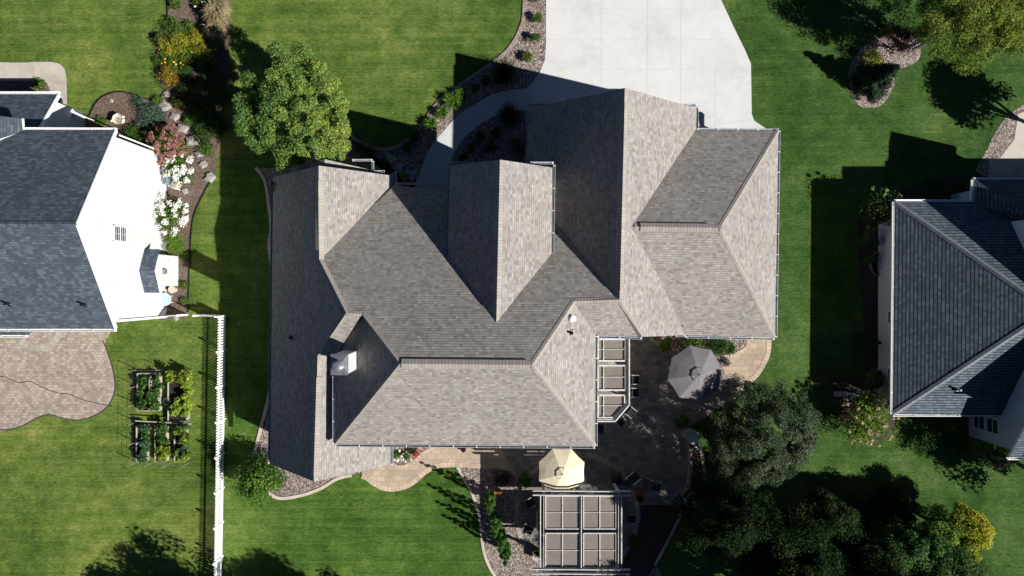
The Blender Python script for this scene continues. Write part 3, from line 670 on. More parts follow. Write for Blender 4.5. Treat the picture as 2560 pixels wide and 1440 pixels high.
for y in (-6, -2, 2): window(mh, (-13.27, y, 1.6), .9, 1.3, 0)
for y in (0, 4): window(mh, (14.77, y, 1.6), .9, 1.2, 0)
window(mh, (-.6, 6.02, 4.6), 1.2, 1.3, 1)
for x in (3.6, 7.4):
    mb = MB(); mb.box((x, 9.87, 1.15), (2.6, .05, 2.2))
    for i in range(4): mb.box((x, 9.9, .35+i*.54), (2.45, .03, .47))
    mb.build('garage_door', WHITE, mh)
MB().box((-.6, 6.02, 1.05), (1.0, .06, 2.1)).build('front_door', WOODG, mh)
# chimney
x0, x1, y0, y1 = -8.62, -7.88, -4.12, -3.2; cx, cy = (x0+x1)/2, (y0+y1)/2
ch = MB().box((cx, cy, 7.6), (x1-x0, y1-y0, 3.5)).build('chimney', WHITE_SIDE, mh)
mb = MB(); mb.box((cx, cy, 9.38), (x1-x0+.09, y1-y0+.09, .10)); mb.face([(x0-.03,y0-.03,9.435),(x1+.03,y0-.03,9.435),(cx+.15,cy+.1,9.5),(cx-.15,cy+.1,9.5)]); mb.face([(x1+.03,y0-.03,9.435),(x1+.03,y1+.03,9.435),(cx+.15,cy+.1,9.5)]); mb.face([(x1+.03,y1+.03,9.435),(x0-.03,y1+.03,9.435),(cx-.15,cy+.1,9.5),(cx+.15,cy+.1,9.5)]); mb.face([(x0-.03,y1+.03,9.435),(x0-.03,y0-.03,9.435),(cx-.15,cy+.1,9.5)])
mb.build('chimney_cap', GREYM, ch)
mb = MB().lathe((cx-.02, cy-.05, 9.42), [(.26,0),(.26,.06),(.2,.08),(.2,.2),(.27,.21),(.27,.25),(.2,.27),(.2,.33),(.24,.34),(.24,.38),(.13,.42),(.001,.43)], 24); mb.build('flue', GREYM, ch, smooth=True)
# roof penetrations
def pipe(parent, p, r=.06, h=.35, mat=None, name='vent_pipe'):
    mb = MB(); p = Vector(p); mb.lathe(p, [(r*2.3, .0), (r*1.3, .07), (r, .09), (r, h), (r*.75, h), (r*.75, h-.12), (.001, h-.12)], 14); return mb.build(name, mat or BLACK, parent, smooth=False)
q = PME.at(1427,832); pipe(mh, q); MB().box(q+Vector((.12, 0, -.05)), (.34, .3, .03), ry=.75).build('pipe_flashing', SHC, mh)
pipe(mh, PAW.at(728,843), .06, .3)
q = PME.at(1430,796); MB().lathe(q-Vector((0, 0, .05)), [(.2,0),(.17,.1),(.12,.12),(.12,.22),(.17,.24),(.17,.3),(.08,.36),(.001,.37)], 20).build('roof_vent', WHITE, mh, smooth=True)
# attached shade pergola over the deck
pg = empty('shade_pergola', W(1530,950), 'silver framed shade canopy with three brown panels attached to the east wall', 'pergola', 'pergolas with brown shade panels')
z = 3.1; fr = MB()
def L2(m, pts, wd, ht, z, closed=False):
    n = len(pts)
    for i in range(n if closed else n-1): m.beam(W(*pts[i], z), W(*pts[(i+1) % n], z), wd, ht)
panels = [[(1495,848),(1564,848),(1564,902),(1495,902)], [(1495,914),(1564,914),(1564,975),(1495,975)], [(1495,988),(1562,988),(1562,1014),(1534,1044),(1495,1044)]]
for p in panels:
    m = MB(); P = [W(a, b, z-.06) for a, b in p]; ar = sum(P[i].x*P[(i+1) % len(P)].y-P[(i+1) % len(P)].x*P[i].y for i in range(len(P)))
    m.prism([(q.x, q.y) for q in P], z-.08, z-.055); s = m.build('shade_panel', SHADE, pg)
    m = MB(); L2(m, p, .09, .09, z, True); y0_ = p[0][1]; y1_ = p[-1][1]
    L2(m, [(1509,y0_),(1509,y1_)], .045, .05, z); L2(m, [(1495,(y0_+y1_)/2-2),(1562,(y0_+y1_)/2-2)], .03, .04, z); m.build('panel_frame', FRAME, s)
m = MB(); L2(m, [(1573,846),(1573,1012),(1538,1053),(1493,1053)], .07, .14, z+.12); L2(m, [(1569,846),(1569,1010),(1536,1048),(1493,1048)], .04, .1, z+.06); m.build('beam', FRAME, pg)
for a in ((1570,860),(1570,1008),(1534,1048)):
    q = W(*a, z); MB().box((q.x, q.y, z/2), (.1, .1, z)).build('post', FRAME, pg)
# ================================================================== LEFT HOUSE
lh = empty('neighbour_house', W(150,600), 'white sided neighbour house with charcoal shingle roof at the left edge', 'house', )
ze, zr = 5.3, 8.7; xg = -21.25
e0 = W(288,325,ze); e1 = W(287,822,ze); rp = W(190,560,zr); 
PLN = Plane(e0, e0+Vector((-10,0.05,0)), rp); PLS = Plane(e1, e1+Vector((-10,0.05,0)), rp)
rw = rp+Vector((-16, .08, 0)); mb = MB(); mb2 = MB()
FN = [e0, rp, rw, W(-200,290,5.3), W(55,292,5.3), W(55,325,5.3)]; FN = [e0, rp, rw, Vector((-34, e0.y+.05, ze)), Vector((W(55,325,ze).x, W(55,325,ze).y, ze))]
FS = [e1, Vector((-36, e1.y+.05, ze)), rw, rp]
# cross gable at the far left and the low front wing
c0 = W(55,296,ze); cz = 7.2; cxr = c0.x-3.2
FC = [c0, W(57,328,ze), Vector((cxr, PLN.at(0,360).y-1.2, cz)), Vector((cxr, c0.y, cz))]
wz = 2.8; w0 = W(145,236,wz); w1 = Vector((w0.x-.02, w0.y-3.1, wz+2.1)); FW = [w0, w1, Vector((-34, w1.y, w1.z)), Vector((-34, w0.y, wz))]
for f in (FN, FS, FC, FW): roof_poly(mb, f); slab(mb2, f)
lr = mb.build('roof', SHN, lh); mb2.build('fascia', WHITE, lh)
cap(lr, rp, rw, PLS, PLN, .16, .02, SHN)
mb = MB(); yb0, yb1 = e0.y-.4, e1.y+.35
mb.face([(xg, yb1, 0), (xg, yb0, 0), (xg, yb0, ze+.15), (xg+.005, rp.y, zr-.2), (xg, yb1, ze+.15)])
mb.face([(-36, yb0, 0), (xg, yb0, 0), (xg, yb0, ze+.15), (-36, yb0, ze+.15)][::-1]); mb.face([(-36, yb1, 0), (xg, yb1, 0), (xg, yb1, ze+.15), (-36, yb1, ze+.15)])
xw = w0.x-.3; mb.face([(xw, yb0, 0), (xw, w0.y-.35, 0), (xw, w0.y-.35, wz+.1), (xw, yb0+.2, wz+1.85)]); mb.face([(-34, w0.y-.35, 0), (xw, w0.y-.35, 0), (xw, w0.y-.35, wz+.1), (-34, w0.y-.35, wz+.1)][::-1])
mb.build('wall', WHITE_SIDE, lh)
window(lh, (xg+.03, 2.93, 5.05), .82, 1.15, 0)
# rake boards
for a, b in ((e0, rp), (e1, rp), (w0, w1)): MB().beam(a+Vector((.02, 0, -.08)), b+Vector((.02, 0, -.08)), .06, .2).build('rake_board', WHITE, lh)
bo = MB().prism([(xg, .12), (-20.52, .12), (-20.52, 1.95), (xg, 1.95)], 0, 2.6).build('chimney_bump_out', WHITE_SIDE, lh)
mb = MB(); ym = .98; A_ = [(xg+.01, ym, 3.12), (-20.36, ym, 3.12)]
roof_poly(mb, [A_[0], A_[1], (-20.36, 2.25, 2.55), (xg+.01, 2.25, 2.55)]); roof_poly(mb, [A_[1], A_[0], (xg+.01, -.28, 2.55), (-20.36, -.28, 2.55)]); mb.build('bump_out_roof', SHN, bo)
MB().face([(-20.52, .12, 2.6), (-20.52, 1.95, 2.6), (-20.52, ym, 3.05)]).build('bump_out_gable', WHITE_SIDE, bo)
mb = MB().box((-20.49, ym, 1.85), (.1, .34, .34)); mb.box((-20.4, ym, 1.85), (.12, .22, .22)); mb.build('vent_hood', GREYM, bo)
g = lambda a, b, s=1: gutter(lh, a, b, s, mat=WHITE)
g(W(55,324,ze), W(290,325,ze), 1); g(Vector((-34, e1.y, ze)), W(289,823,ze), -1); g(W(-120,234,wz), W(148,234,wz), 1); g(W(56,324,ze), W(56,296,ze), 1)
for y_ in (e0.y-.25, yb1+.1): MB().box((xg+.06, y_, 2.6), (.07, .07, 5.1)).build('downspout', WHITE, lh)
for p in ((24,760),(214,762)):
    q = PLS.at(*p); pipe(lh, q, .06, .4)
mb = MB(); P = [W(a, b, 3.2) for a, b in ((-60,838),(66,838),(84,822),(84,800),(-60,800))]; mb.prism([(q.x, q.y) for q in P], 3.0, 3.2); mb.build('bay_window_roof', SHN, lh)
gutter(lh, W(-60,838,3.2), W(66,838,3.2), -1, mat=WHITE)
P = [W(a, b, 0) for a, b in ((-60,815),(50,815),(64,800),(64,780),(-60,780))]; MB().prism([(q.x, q.y) for q in P], 0, 3.0).build('bay_window_wall', WHITE_SIDE, lh)
# white porch screen and ramp
ps = empty('porch_rail', W(175,275), 'white boxed porch rail running off the corner of the low front roof', 'railing')
mb = MB(); mb.beam(W(148,266,1.0), W(212,292,1.0), .22, .14); mb.build('top_board', WHITE, ps)
mb = MB()
for i in range(12): q = W(150+i*5.4, 267+i*2.2, .95); mb.box((q.x, q.y, .47), (.04, .04, .93))
mb.beam(W(149,267,.12), W(211,292,.12), .06, .06); mb.build('balusters', WHITE, ps)
# ================================================================== RIGHT HOUSE
rh = empty('neighbour_house', W(2400,750), 'pale blue sided house with slate grey hip roof at the right edge', 'house')
z0 = 2.8; nw = W(2237,504,z0); sw = W(2232,1036,z0); ap = Vector((28.0, -1.18, 6.55)); ne = Vector((38, nw.y, z0)); se = Vector((38, sw.y-.1, z0)); ap2 = Vector((36, -1.2, 6.55))
PRN = Plane(nw, ne, ap); PRW = Plane(nw, sw, ap); PRS = Plane(sw, se, ap)
mb = MB(); mb2 = MB(); xt = 28.1
cn = W(2434,449,z0); cn2 = Vector((38, cn.y, z0)); PWW = Plane(cn, cn+Vector((-.02, -2, 0)), cn+Vector((1.5, -.5, 1.0))); PWN = Plane(cn, cn2, cn+Vector((0, -1.5, 1.0)))
d_ = cn+Vector((2.35, -2.35, 1.57)); F1 = [cn, d_, Vector((38, d_.y, d_.z)), cn2]; F2 = [cn, Vector((cn.x, nw.y-.2, z0)), d_]; F2b = [Vector((cn.x, nw.y-.2, z0)), PRN.at(2532,549), d_]
F3 = [d_, Vector((38, d_.y, d_.z)), Vector((38, 3.0, 3.9)), Vector((28.2, 3.4, 3.9))]
for f in ([nw, ap, ap2, ne], [nw, sw, ap], [sw, se, ap2, ap], F1, F2, F2b, F3): roof_poly(mb, f); slab(mb2, f)
# tall core block
tz = 6.05; T0 = Vector((27.75, 3.95, tz)); T1 = Vector((27.75, -7.3, tz)); 
T = [[T0, T1, Vector((31.7, -4.5, 8.6)), Vector((31.7, 1.2, 8.6))], [T0, Vector((31.7, 1.2, 8.6)), Vector((36, 3.95, tz))], [T1, Vector((31.7, -4.5, 8.6)), Vector((36, -7.3, tz))], [Vector((36, 3.95, tz)), Vector((36, -7.3, tz)), Vector((31.7, -4.5, 8.6)), Vector((31.7, 1.2, 8.6))]]
for f in T: roof_poly(mb, f); slab(mb2, f)
f = [Vector((27.85, -9.5, 3.72)), Vector((38, -9.5, 3.72)), Vector((38, -7.2, 5.2)), Vector((27.85, -7.2, 5.2))]; roof_poly(mb, f); slab(mb2, f)
GA = [Vector((29.2, 5.9, 4.9)), Vector((31.2, 5.9, 6.4)), Vector((31.2, .5, 6.4)), Vector((29.2, .5, 4.9))]
for f in (GA, [Vector((62.4-q.x, q.y, q.z)) for q in GA]): roof_poly(mb, f); slab(mb2, f)
rr_ = mb.build('roof', SHG, rh); mb2.build('fascia', WHITE, rh)
cap(rr_, ap, nw, PRW, PRN, .15, .02, SHGN) ; cap(rr_, ap, sw, PRS, PRW, .15, .02, SHGN)
mb = MB(); wx = 22.52; mb.prism([(wx, nw.y-.5), (37, nw.y-.5), (37, sw.y+.5), (wx+.0, sw.y+.5)], 0, 2.95)
mb.prism([(27.0, cn.y-.5), (37, cn.y-.5), (37, 3.5), (27.0, 3.5)], 0, 2.75)
mb.prism([(29.5, 3.0), (32.9, 3.0), (32.9, 5.6), (29.5, 5.6)], 0, 5.0); mb.face([(29.5, 5.6, 5.0), (31.2, 5.6, 6.3), (32.9, 5.6, 5.0)])
mb.prism([(xt, -7.2), (35.8, -7.2), (35.8, 3.74), (xt, 3.74)], 0, 6.0); mb.face([(xt, -9.1, 0), (xt, -7.2, 0), (xt, -7.2, 5.1), (xt, -9.1, 3.8)][::-1]); mb.face([(xt, -9.1, 0), (37, -9.1, 0), (37, -9.1, 3.8), (xt, -9.1, 3.8)])
mb.build('wall', BLUE_SIDE, rh)
# big window on the lower wing, side windows
for yy, ww in ((-8.05, .85), (-7.05, 1.0)):
    for zz in (1.0, 2.15): window(rh, (xt-.03, yy, zz), ww, .95, 0, grid=(1, 1), out=-1)
for yy in (-1.75, -5.15): window(rh, (wx-.03, yy, 1.75), .75, 1.1, 0, out=-1)
window(rh, (wx-.03, 1.45, .35), .9, .45, 0, out=-1)
g = lambda a, b, s=1: gutter(rh, a, b, s, mat=WHITE)
g(nw, Vector((cn.x, nw.y, z0)), 1); g(sw, nw, 1); g(sw, Vector((28.3, sw.y, z0)), -1); g(Vector((cn.x, nw.y, z0)), cn, 1); g(cn, Vector((36, cn.y, z0)), 1); g(Vector((27.8, -9.52, 3.72)), Vector((36, -9.52, 3.72)), -1)
q = PRS.at(2386,972); pipe(rh, q, .06, .4); q = PRS.at(2394,974); pipe(rh, q, .05, .3, WHITE)
c = W(2193,660); mb = MB()
for i in range(9):
    t0 = math.pi*.5+math.pi*i/9; t1 = math.pi*.5+math.pi*(i+1)/9
    mb.beam((wx+.7*math.cos(t0)*.8, c.y+.75*math.sin(t0), .12), (wx+.7*math.cos(t1)*.8, c.y+.75*math.sin(t1), .12), .03, .25)
tag(mb.build('window_well', GREYM, loc=(wx-.3, c.y, 0)), 'curved grey metal window well against the pale blue wall', 'window well')

# ================================================================== FREESTANDING PERGOLA
z = 2.8; pg = empty('pergola', W(1445,1320), 'freestanding timber pergola with four brown shade panels and paired beams by the round patio', 'pergola', 'pergolas with brown shade panels')
for y in (1226.5, 1237): m = MB(); L2(m, [(1332,y),(1577,y+2)], .05, .2, z+.12); m.build('beam', FRAME, pg)
for y in (1422, 1433): m = MB(); L2(m, [(1331,y),(1575,y+2)], .05, .2, z+.12); m.build('beam', FRAME, pg)
for x in (1351.5, 1554): m = MB(); L2(m, [(x,1237),(x-.5,1422)], .055, .15, z+.05); m.build('rafter', FRAME, pg)
for x in (1359.5, 1546): m = MB(); L2(m, [(x,1237),(x-.5,1422)], .03, .15, z+.05); m.build('rafter', FRAME, pg)
m = MB(); L2(m, [(1453.5,1237),(1453,1422)], .05, .16, z+.05); m.build('rafter', FRAME, pg)
for (xa, xb) in ((1364,1448),(1459,1540)):
    for (ya, yb) in ((1240,1322),(1333,1419)):
        P = [W(a, b, z-.05) for a, b in ((xa,ya),(xb,ya),(xb,yb),(xa,yb))]
        s = MB().prism([(q.x, q.y) for q in P], z-.06, z-.035).build('shade_panel', SHADE, pg); m = MB()
        L2(m, [(xa,ya),(xb,ya),(xb,yb),(xa,yb)], .05, .07, z, True); xm = (xa+xb)/2; ym_ = (ya+yb)/2
        L2(m, [(xm,ya),(xm,yb)], .05, .05, z); L2(m, [(xa,ym_),(xb,ym_)], .025, .04, z); m.build('panel_frame', FRAME, s)
for x in (1360, 1547):
    for y in (1232, 1427): q = W(x, y, z); MB().box((q.x, q.y, z/2), (.14, .14, z)).build('post', FRAME, pg)

# ================================================================== UMBRELLAS
def umbrella(px, py, r, z, tilt, col_, name_label, rot=0, vent=True):
    b = W(px, py, z); n = Vector((math.sin(tilt[0]), math.sin(tilt[1]), 1)).normalized(); q = Vector((0, 0, 1)).rotation_difference(n).to_matrix()
    t = empty('patio_umbrella', (b.x, b.y, 0), name_label, 'umbrella', 'umbrellas on the patio')
    top = .55*r/1.5; C = b-Vector((0, 0, .0)); mb = MB(); N = 8
    def pt(rr, zz, a): return C+q@Vector((rr*math.cos(a), rr*math.sin(a), zz))
    prof = [(.13, top), (.42, top*.72), (.72, top*.37), (1, 0)]
    for i in range(N):
        a0 = rot+i*math.tau/N; a1 = a0+math.tau/N; am = (a0+a1)/2
        for k in range(3):
            (f0, z0_), (f1, z1_) = prof[k], prof[k+1]; sag1 = .905; q9 = .925
            mb.face([pt(r*f0, z0_, a0), pt(r*f1, z1_, a0), pt(r*f1*(sag1 if f1 == 1 else q9), z1_, am), pt(r*f0*q9, z0_, am)])
            mb.face([pt(r*f0*q9, z0_, am), pt(r*f1*(sag1 if f1 == 1 else q9), z1_, am), pt(r*f1, z1_, a1), pt(r*f0, z0_, a1)])
    cm = simple('canopy '+name_label[:6], col_, .85, .06, 2, bump=.15, bsc=30)
    cn_ = mb.build('canopy', cm, t, merge=True)
    mb = MB()
    for i in range(N):
        a0 = rot+i*math.tau/N; a1 = a0+math.tau/N; am = (a0+a1)/2
        mb.face([pt(.01, top+.1, am), pt(.26*r, top*.99, a0), pt(.235*r, top*.97, am)]); mb.face([pt(.01, top+.1, am), pt(.235*r, top*.97, am), pt(.26*r, top*.99, a1)])
    mb.build('vent_cap', cm, cn_)
    for i in range(N):
        a0 = rot+i*math.tau/N; MB().tube(pt(.03, top-.12, a0), pt(r*.98, -.03, a0), .012, n=5).build('rib', DARKG, t)
    mb = MB(); mb.tube((b.x, b.y, 0.1), pt(0, top+.08, 0), .025, n=8); mb.build('pole', DARKG, t)
    mb = MB(); mb.lathe(pt(0, top+.08, 0), [(.03, 0), (.035, .03), (.001, .08)], 8); mb.build('finial', BLACK, t)
    MB().lathe((b.x, b.y, 0.03), [(.3, 0), (.3, .05), (.06, .1), (.04, .25)], 20).build('base', DARKG, t)
umbrella(1404, 1178, 1.42, 2.45, (0, -.05), (.62,.54,.40), 'cream octagonal patio umbrella beside the timber pergola', rot=R(22))
umbrella(1738, 934, 1.66, 2.5, (.06, .02), (.17,.158,.168), 'large grey patio umbrella open over the dark paved patio', rot=R(11))

# ================================================================== PATIO FURNITURE
def chair_proto():
    t = empty('patio_chair', (0, 0, 0)); L = lambda m, n, mt: m.build(n, mt, t, world=False)
    m = MB(); m.box((0, 0, .43), (.5, .5, .05)); L(m, 'seat', BLACK)
    m = MB(); m.box((0, -.27, .72), (.48, .035, .5), rx=-.18); L(m, 'backrest', BLACK)
    for sx in (-1, 1):
        for sy in (-1, 1): m = MB(); m.tube((sx*.24, sy*.23, 0), (sx*.25, sy*.22, .44), .014, n=6); L(m, 'leg', DARKG)
        m = MB(); m.box((sx*.27, 0, .64), (.05, .48, .025)); m.tube((sx*.27, .2, .42), (sx*.27, .2, .63), .012, n=6); L(m, 'armrest', simple('arm', (.3,.3,.31), .4) if sx < 0 and 'arm' not in bpy.data.materials else bpy.data.materials['arm'])
    return t
pr = chair_proto(); first = True
for (px, py, rz, lab) in ((1584,946,R(90),'black patio chair beside the middle brown shade panel, topmost of the row'), (1583,978,R(88),'black patio chair second from top beside the silver deck frame'), (1574,1027,R(50),'black patio chair by the slanted corner of the deck canopy, its upper one'),
                          (1549,1049,R(38),'black patio chair by the slanted corner of the deck canopy, its lower one'), (1497,1068,R(0),'black patio chair tucked under the house eave corner'),
                          (1325,1250,R(-60),'dark armchair at the upper left of the table under the pergola'), (1322,1318,R(-115),'dark armchair at the lower left of the table under the pergola'), (1575,1290,R(85),'dark armchair in the shade at the right side of the pergola')):
    o = pr if first else copy_tree(pr); first = False
    o.location = W(px, py, .03); o.rotation_euler = (0, 0, rz+math.pi if px > 1500 and py < 1100 else rz); tag(o, lab, 'chair', 'black patio chairs')
def lounge_proto():
    t = empty('lounge_chair', (0, 0, 0)); L = lambda m, n, mt: m.build(n, mt, t, world=False)
    cl = simple('sling cloth', (.04,.042,.05), .8)
    m = MB(); m.box((0, .15, .36), (.56, .62, .04), rx=.1); L(m, 'seat', cl)
    m = MB(); m.box((0, -.38, .62), (.56, .04, .66), rx=-.65); L(m, 'backrest', cl)
    for sx in (-1, 1): m = MB(); m.tube((sx*.3, .5, 0), (sx*.3, .42, .52), .016, n=6); m.tube((sx*.3, .42, .52), (sx*.3, -.3, .56), .018, n=6); m.tube((sx*.3, -.5, 0), (sx*.3, -.1, .54), .016, n=6); L(m, 'side_frame', GREYM)
    return t
pr = lounge_proto(); first = True
for (px, py, rz, lab) in ((1577,1193,R(-50),'dark sling lounge chair on the shaded patio between grill and fire bowl'), (1630,1210,R(-105),'dark sling lounge chair in deep shade left of the curved planter')):
    o = pr if first else copy_tree(pr); first = False
    o.location = W(px, py, .03); o.rotation_euler = (0, 0, rz); tag(o, lab, 'lounge chair', 'sling lounge chairs')
# grill
b = W(1537,1190); t = empty('grill', b, 'covered dark grey barbecue grill in the shade right of the cream umbrella', 'grill')
MB().box((b.x, b.y, .45), (.6, .55, .85)).build('cabinet', DARKG, t); m = MB(); m.lathe((b.x, b.y, .88), [(.33,0),(.33,.12),(.26,.24),(.1,.3),(.001,.31)], 16); m.build('lid', BLACK, t, smooth=True)
MB().box((b.x+.05, b.y-.55, .82), (.5, .45, .04)).build('side_shelf', simple('blue grey tarp', (.13,.17,.22), .6), t)
# fire bowl, table
b = W(1595,1236); t = empty('planter_pot', b, 'round terracotta rimmed pot right of the pergola top corner', 'plant pot'); MB().lathe(b, [(.16,0.02),(.24,.35),(.27,.36),(.27,.42),(.23,.42),(.2,.36),(.001,.34)], 20).build('pot', TERRA, t); P, N, k = cloud([(b.x+.05, b.y-.15, .5)], [.24], [260]); leaf_mesh('foliage', P, N, .08, palette(len(P), [(.02,.05,.01),(.06,.1,.02)]), LEAF, t); P, N, k = cloud([(b.x+.3, b.y-.1, .6)], [.1], [60]); leaf_mesh('flower_heads', P, N, .06, palette(len(P), [(.5,.04,.02),(.6,.08,.03)]), PETAL, t)
b = W(1375,1290); t = empty('dining_table', b, 'brown patio table half hidden beneath the left side of the pergola', 'table'); MB().prism([(b.x+.95*math.cos(a), b.y+1.1*math.sin(a)) for a in [math.tau*i/24 for i in range(24)]], .70, .75).build('table_top', woodmat('table wood', (.20,.13,.09)), t)
for sx in (-.5, .5):
    for sy in (-.6, .6): MB().tube((b.x+sx, b.y+sy, .02), (b.x+sx, b.y+sy, .7), .035).build('leg', DARKG, t)
b = W(1342,1383); t = empty('storage_bench', b, 'pale wooden bench with spiky plant at the lower left pergola post', 'bench'); MB().box((b.x, b.y, .42), (.55, .5, .05)).build('seat', WOODW, t); MB().box((b.x, b.y, .2), (.5, .45, .38)).build('box', WOODG, t)
b = W(1245,1225); t = empty('planter_pot', b, 'orange clay pot on the dark gravel left of the cream umbrella', 'plant pot'); MB().lathe(b, [(.14,0),(.2,.28),(.23,.29),(.23,.34),(.19,.34),(.18,.3),(.001,.28)], 18).build('pot', TERRA, t); P, N, k = cloud([(b.x, b.y, .38)], [.14], [90]); leaf_mesh('foliage', P, N, .07, palette(len(P), [(.12,.04,.01),(.2,.08,.02)]), LEAF, t)
b = W(1232,1235); mb = MB(); mb.prism([(b.x-.5, b.y+.1), (b.x-.1, b.y+.35), (b.x+.4, b.y+.1), (b.x+.25, b.y-.45), (b.x-.3, b.y-.4)], .01, .07); tag(mb.build('flagstone', SLATE, loc=(b.x, b.y, 0)), 'flat grey stone under the orange clay pot', 'stepping stone')
# curved raised planter at the patio edge
pl = empty('raised_planter', W(1738,1170), 'curved low block planter along the right edge of the dark patio', 'planter')
ribbon([(1705,1077),(1720,1110),(1724,1160),(1720,1200),(1710,1230),(1702,1262)], .16, 0, .42).build('inner_wall', CURBM, pl)
ribbon([(1712,1075),(1745,1120),(1754,1160),(1757,1195),(1747,1232),(1722,1262)], .2, 0, .42).build('outer_wall', CURBM, pl)
MB().prism([(q.x, q.y) for q in wp([(1707,1080),(1720,1110),(1724,1160),(1720,1200),(1706,1255),(1722,1258),(1747,1232),(1757,1195),(1754,1160),(1745,1120),(1715,1078)])], .0, .34).build('soil', DMULCH_SHADE, pl)
for (px, py) in ((1704,1272),(1722,1100),(1722,1236)):
    pass
b = W(1722,1245); tag(MB().box((b.x, b.y, .35), (.7, .7, .7), rz=.5).box((b.x, b.y, .73), (.8, .8, .06), rz=.5).build('stone_pillar', SLATE, loc=(b.x, b.y, 0)), 'square stone pillar at the lower end of the curved planter', 'pillar')
b = W(1722,1085); tag(MB().box((b.x, b.y, .35), (.6, .8, .7), rz=.9).box((b.x, b.y, .73), (.7, .9, .06), rz=.9).build('stone_pillar', SLATE, loc=(b.x, b.y, 0)), 'square stone pillar at the upper end of the curved planter', 'pillar')

# ================================================================== FENCES
def fence(a, b, label, n, spacing=.155, h=1.15):
    t = empty('picket_fence', a, label, 'fence', 'white picket fences'); a = Vector(a); b = Vector(b); d = (b-a); L = d.length; d.normalize(); s = Vector((-d.y, d.x, 0)); rz = math.atan2(d.y, d.x)
    for i in range(n+1):
        q = a.lerp(b, i/n); p = MB().box((q.x, q.y, .64), (.11, .11, 1.28), rz).build('post', WHITE, t); m = MB(); m.lathe((q.x, q.y, 1.28), [(.075, 0), (.075, .02), (.02, .07), (.035, .10), (.001, .15)], 10); m.build('post_cap', WHITE, p)
    for i in range(n):
        m = MB(); p0 = a.lerp(b, i/n); p1 = a.lerp(b, (i+1)/n); ln = (p1-p0).length; k = int(ln/spacing)
        for j in range(1, k):
            q = p0.lerp(p1, j/k); m.box((q.x, q.y, h/2+.03), (.092, .022, h-.04), rz); m.box((q.x, q.y, h+.03), (.04, .022, .05), rz)
        m.beam(p0+s*.03+Vector((0, 0, .3)), p1+s*.03+Vector((0, 0, .3)), .035, .08); m.beam(p0+s*.03+Vector((0, 0, .95)), p1+s*.03+Vector((0, 0, .95)), .035, .08)
        m.build('picket_panel', WHITE, t)
    return t
fence(W(566,790), W(554,1560), 'long white picket fence running down the lawn past the vegetable beds', 9)
fence(W(508,787), W(560,789), 'short white picket fence stub at the top of the long fence', 1)
fence(W(398,792), W(468,787), 'white picket gate section joining the white house corner', 1)

# ================================================================== VEGETABLE BEDS
def bed(pts, label, h=.42, wd=.045):
    c = sum((W(*p) for p in pts), Vector((0, 0, 0)))/len(pts); t = empty('raised_bed', c, label, 'raised bed', 'timber vegetable beds')
    P = [W(*p) for p in pts]
    m = MB(); m.prism([(q.x, q.y) for q in P], 0, h-.1); m.build('soil', SOIL, t)
    for i in range(len(P)):
        a, b_ = P[i], P[(i+1) % len(P)]; m = MB()
        m.beam(a+Vector((0, 0, h/2)), b_+Vector((0, 0, h/2)), wd, h); m.build('side_board', WOODW, t)
    return t, c
def R4(a, b, c, d): return [(a, b), (c, b), (c, d), (a, d)]
veg = [((350,930,378,1022),), ]
beds = [(R4(352,932,382,1024), 'tall timber bed at the upper left holding leafy greens'), (R4(386,932,404,1024), 'narrow timber bed with bare dark soil left of the squash vines'), (R4(428,934,474,1050), 'widest timber bed on the upper right, overrun by bright squash vines'),
        (R4(350,1062,372,1150), 'narrow timber bed at the lower left with dark leafy rows'), (R4(396,1062,422,1150), 'timber bed at the lower middle with yellow-green lettuce'), (R4(444,1062,470,1150), 'timber bed at the lower right beside the long picket fence')]
for pts, lab in beds: bed(pts, lab)
GRN = [(.02,.05,.012),(.045,.1,.02),(.085,.16,.03)]; YGR = [(.06,.12,.015),(.14,.21,.02),(.24,.3,.03)]
def crop(x0, y0, x1, y1, n, pal, label, z=.55, size=.15, name='vegetable_crop', rad=.23, K=14):
    a = W(x0, y0, z); b = W(x1, y1, z); c = (a+b)/2; t = empty(name, (c.x, c.y, 0), label, 'vegetables', 'vegetables in the raised beds')
    C = [(random.uniform(a.x, b.x), random.uniform(b.y, a.y), random.uniform(z-.15, z+.15)) for i in range(K)]
    P, N, k = cloud(C, [rad]*K, [n//K]*K, 1.0); leaf_mesh('leaves', P, N, size, palette(len(P), pal), LEAF, t, .8)
    m = MB()
    for q in C[:10]: m.tube((q[0], q[1], .2), q, .012, n=5)
    m.build('stem', BARK, t)
crop(347,940,372,975,240, GRN, 'sparse young greens in the upper left timber bed', K=7); crop(348,980,398,1020,1100, GRN, 'dense green leaves across the lower half of the upper left bed', K=24)
crop(387,935,403,975,160, GRN, 'few small seedlings in the narrow dark soil bed', K=6)
crop(418,930,474,950,900, YGR, 'bright vine leaves spilling over the top of the wide right bed', K=16, z=.7); crop(432,940,474,1048,3200, [(.10,.17,.02),(.20,.29,.03),(.30,.38,.05)], 'lime green squash vine filling the wide right bed', K=30, z=.7)
crop(352,1066,368,1146,700, [(.025,.06,.03),(.05,.1,.05),(.09,.15,.08)], 'dark blue-green leaves in the lower left bed', K=14); crop(398,1066,420,1105,500, GRN, 'green plants at the top of the lower middle bed', K=10); crop(398,1115,420,1146,450, YGR, 'yellow-green lettuce at the bottom of the lower middle bed', K=9); crop(446,1066,468,1146,800, [(.03,.07,.03),(.06,.12,.04),(.1,.17,.05)], 'staked green plants in the lower right bed', K=16, z=.7)
crop(350,1064,370,1148,500, GRN, 'second layer of green leaves in the lower left bed', K=16, z=.5, rad=.2); crop(440,1064,472,1148,700, YGR, 'sprawling bright vines in the lower right bed', K=14, z=.75)
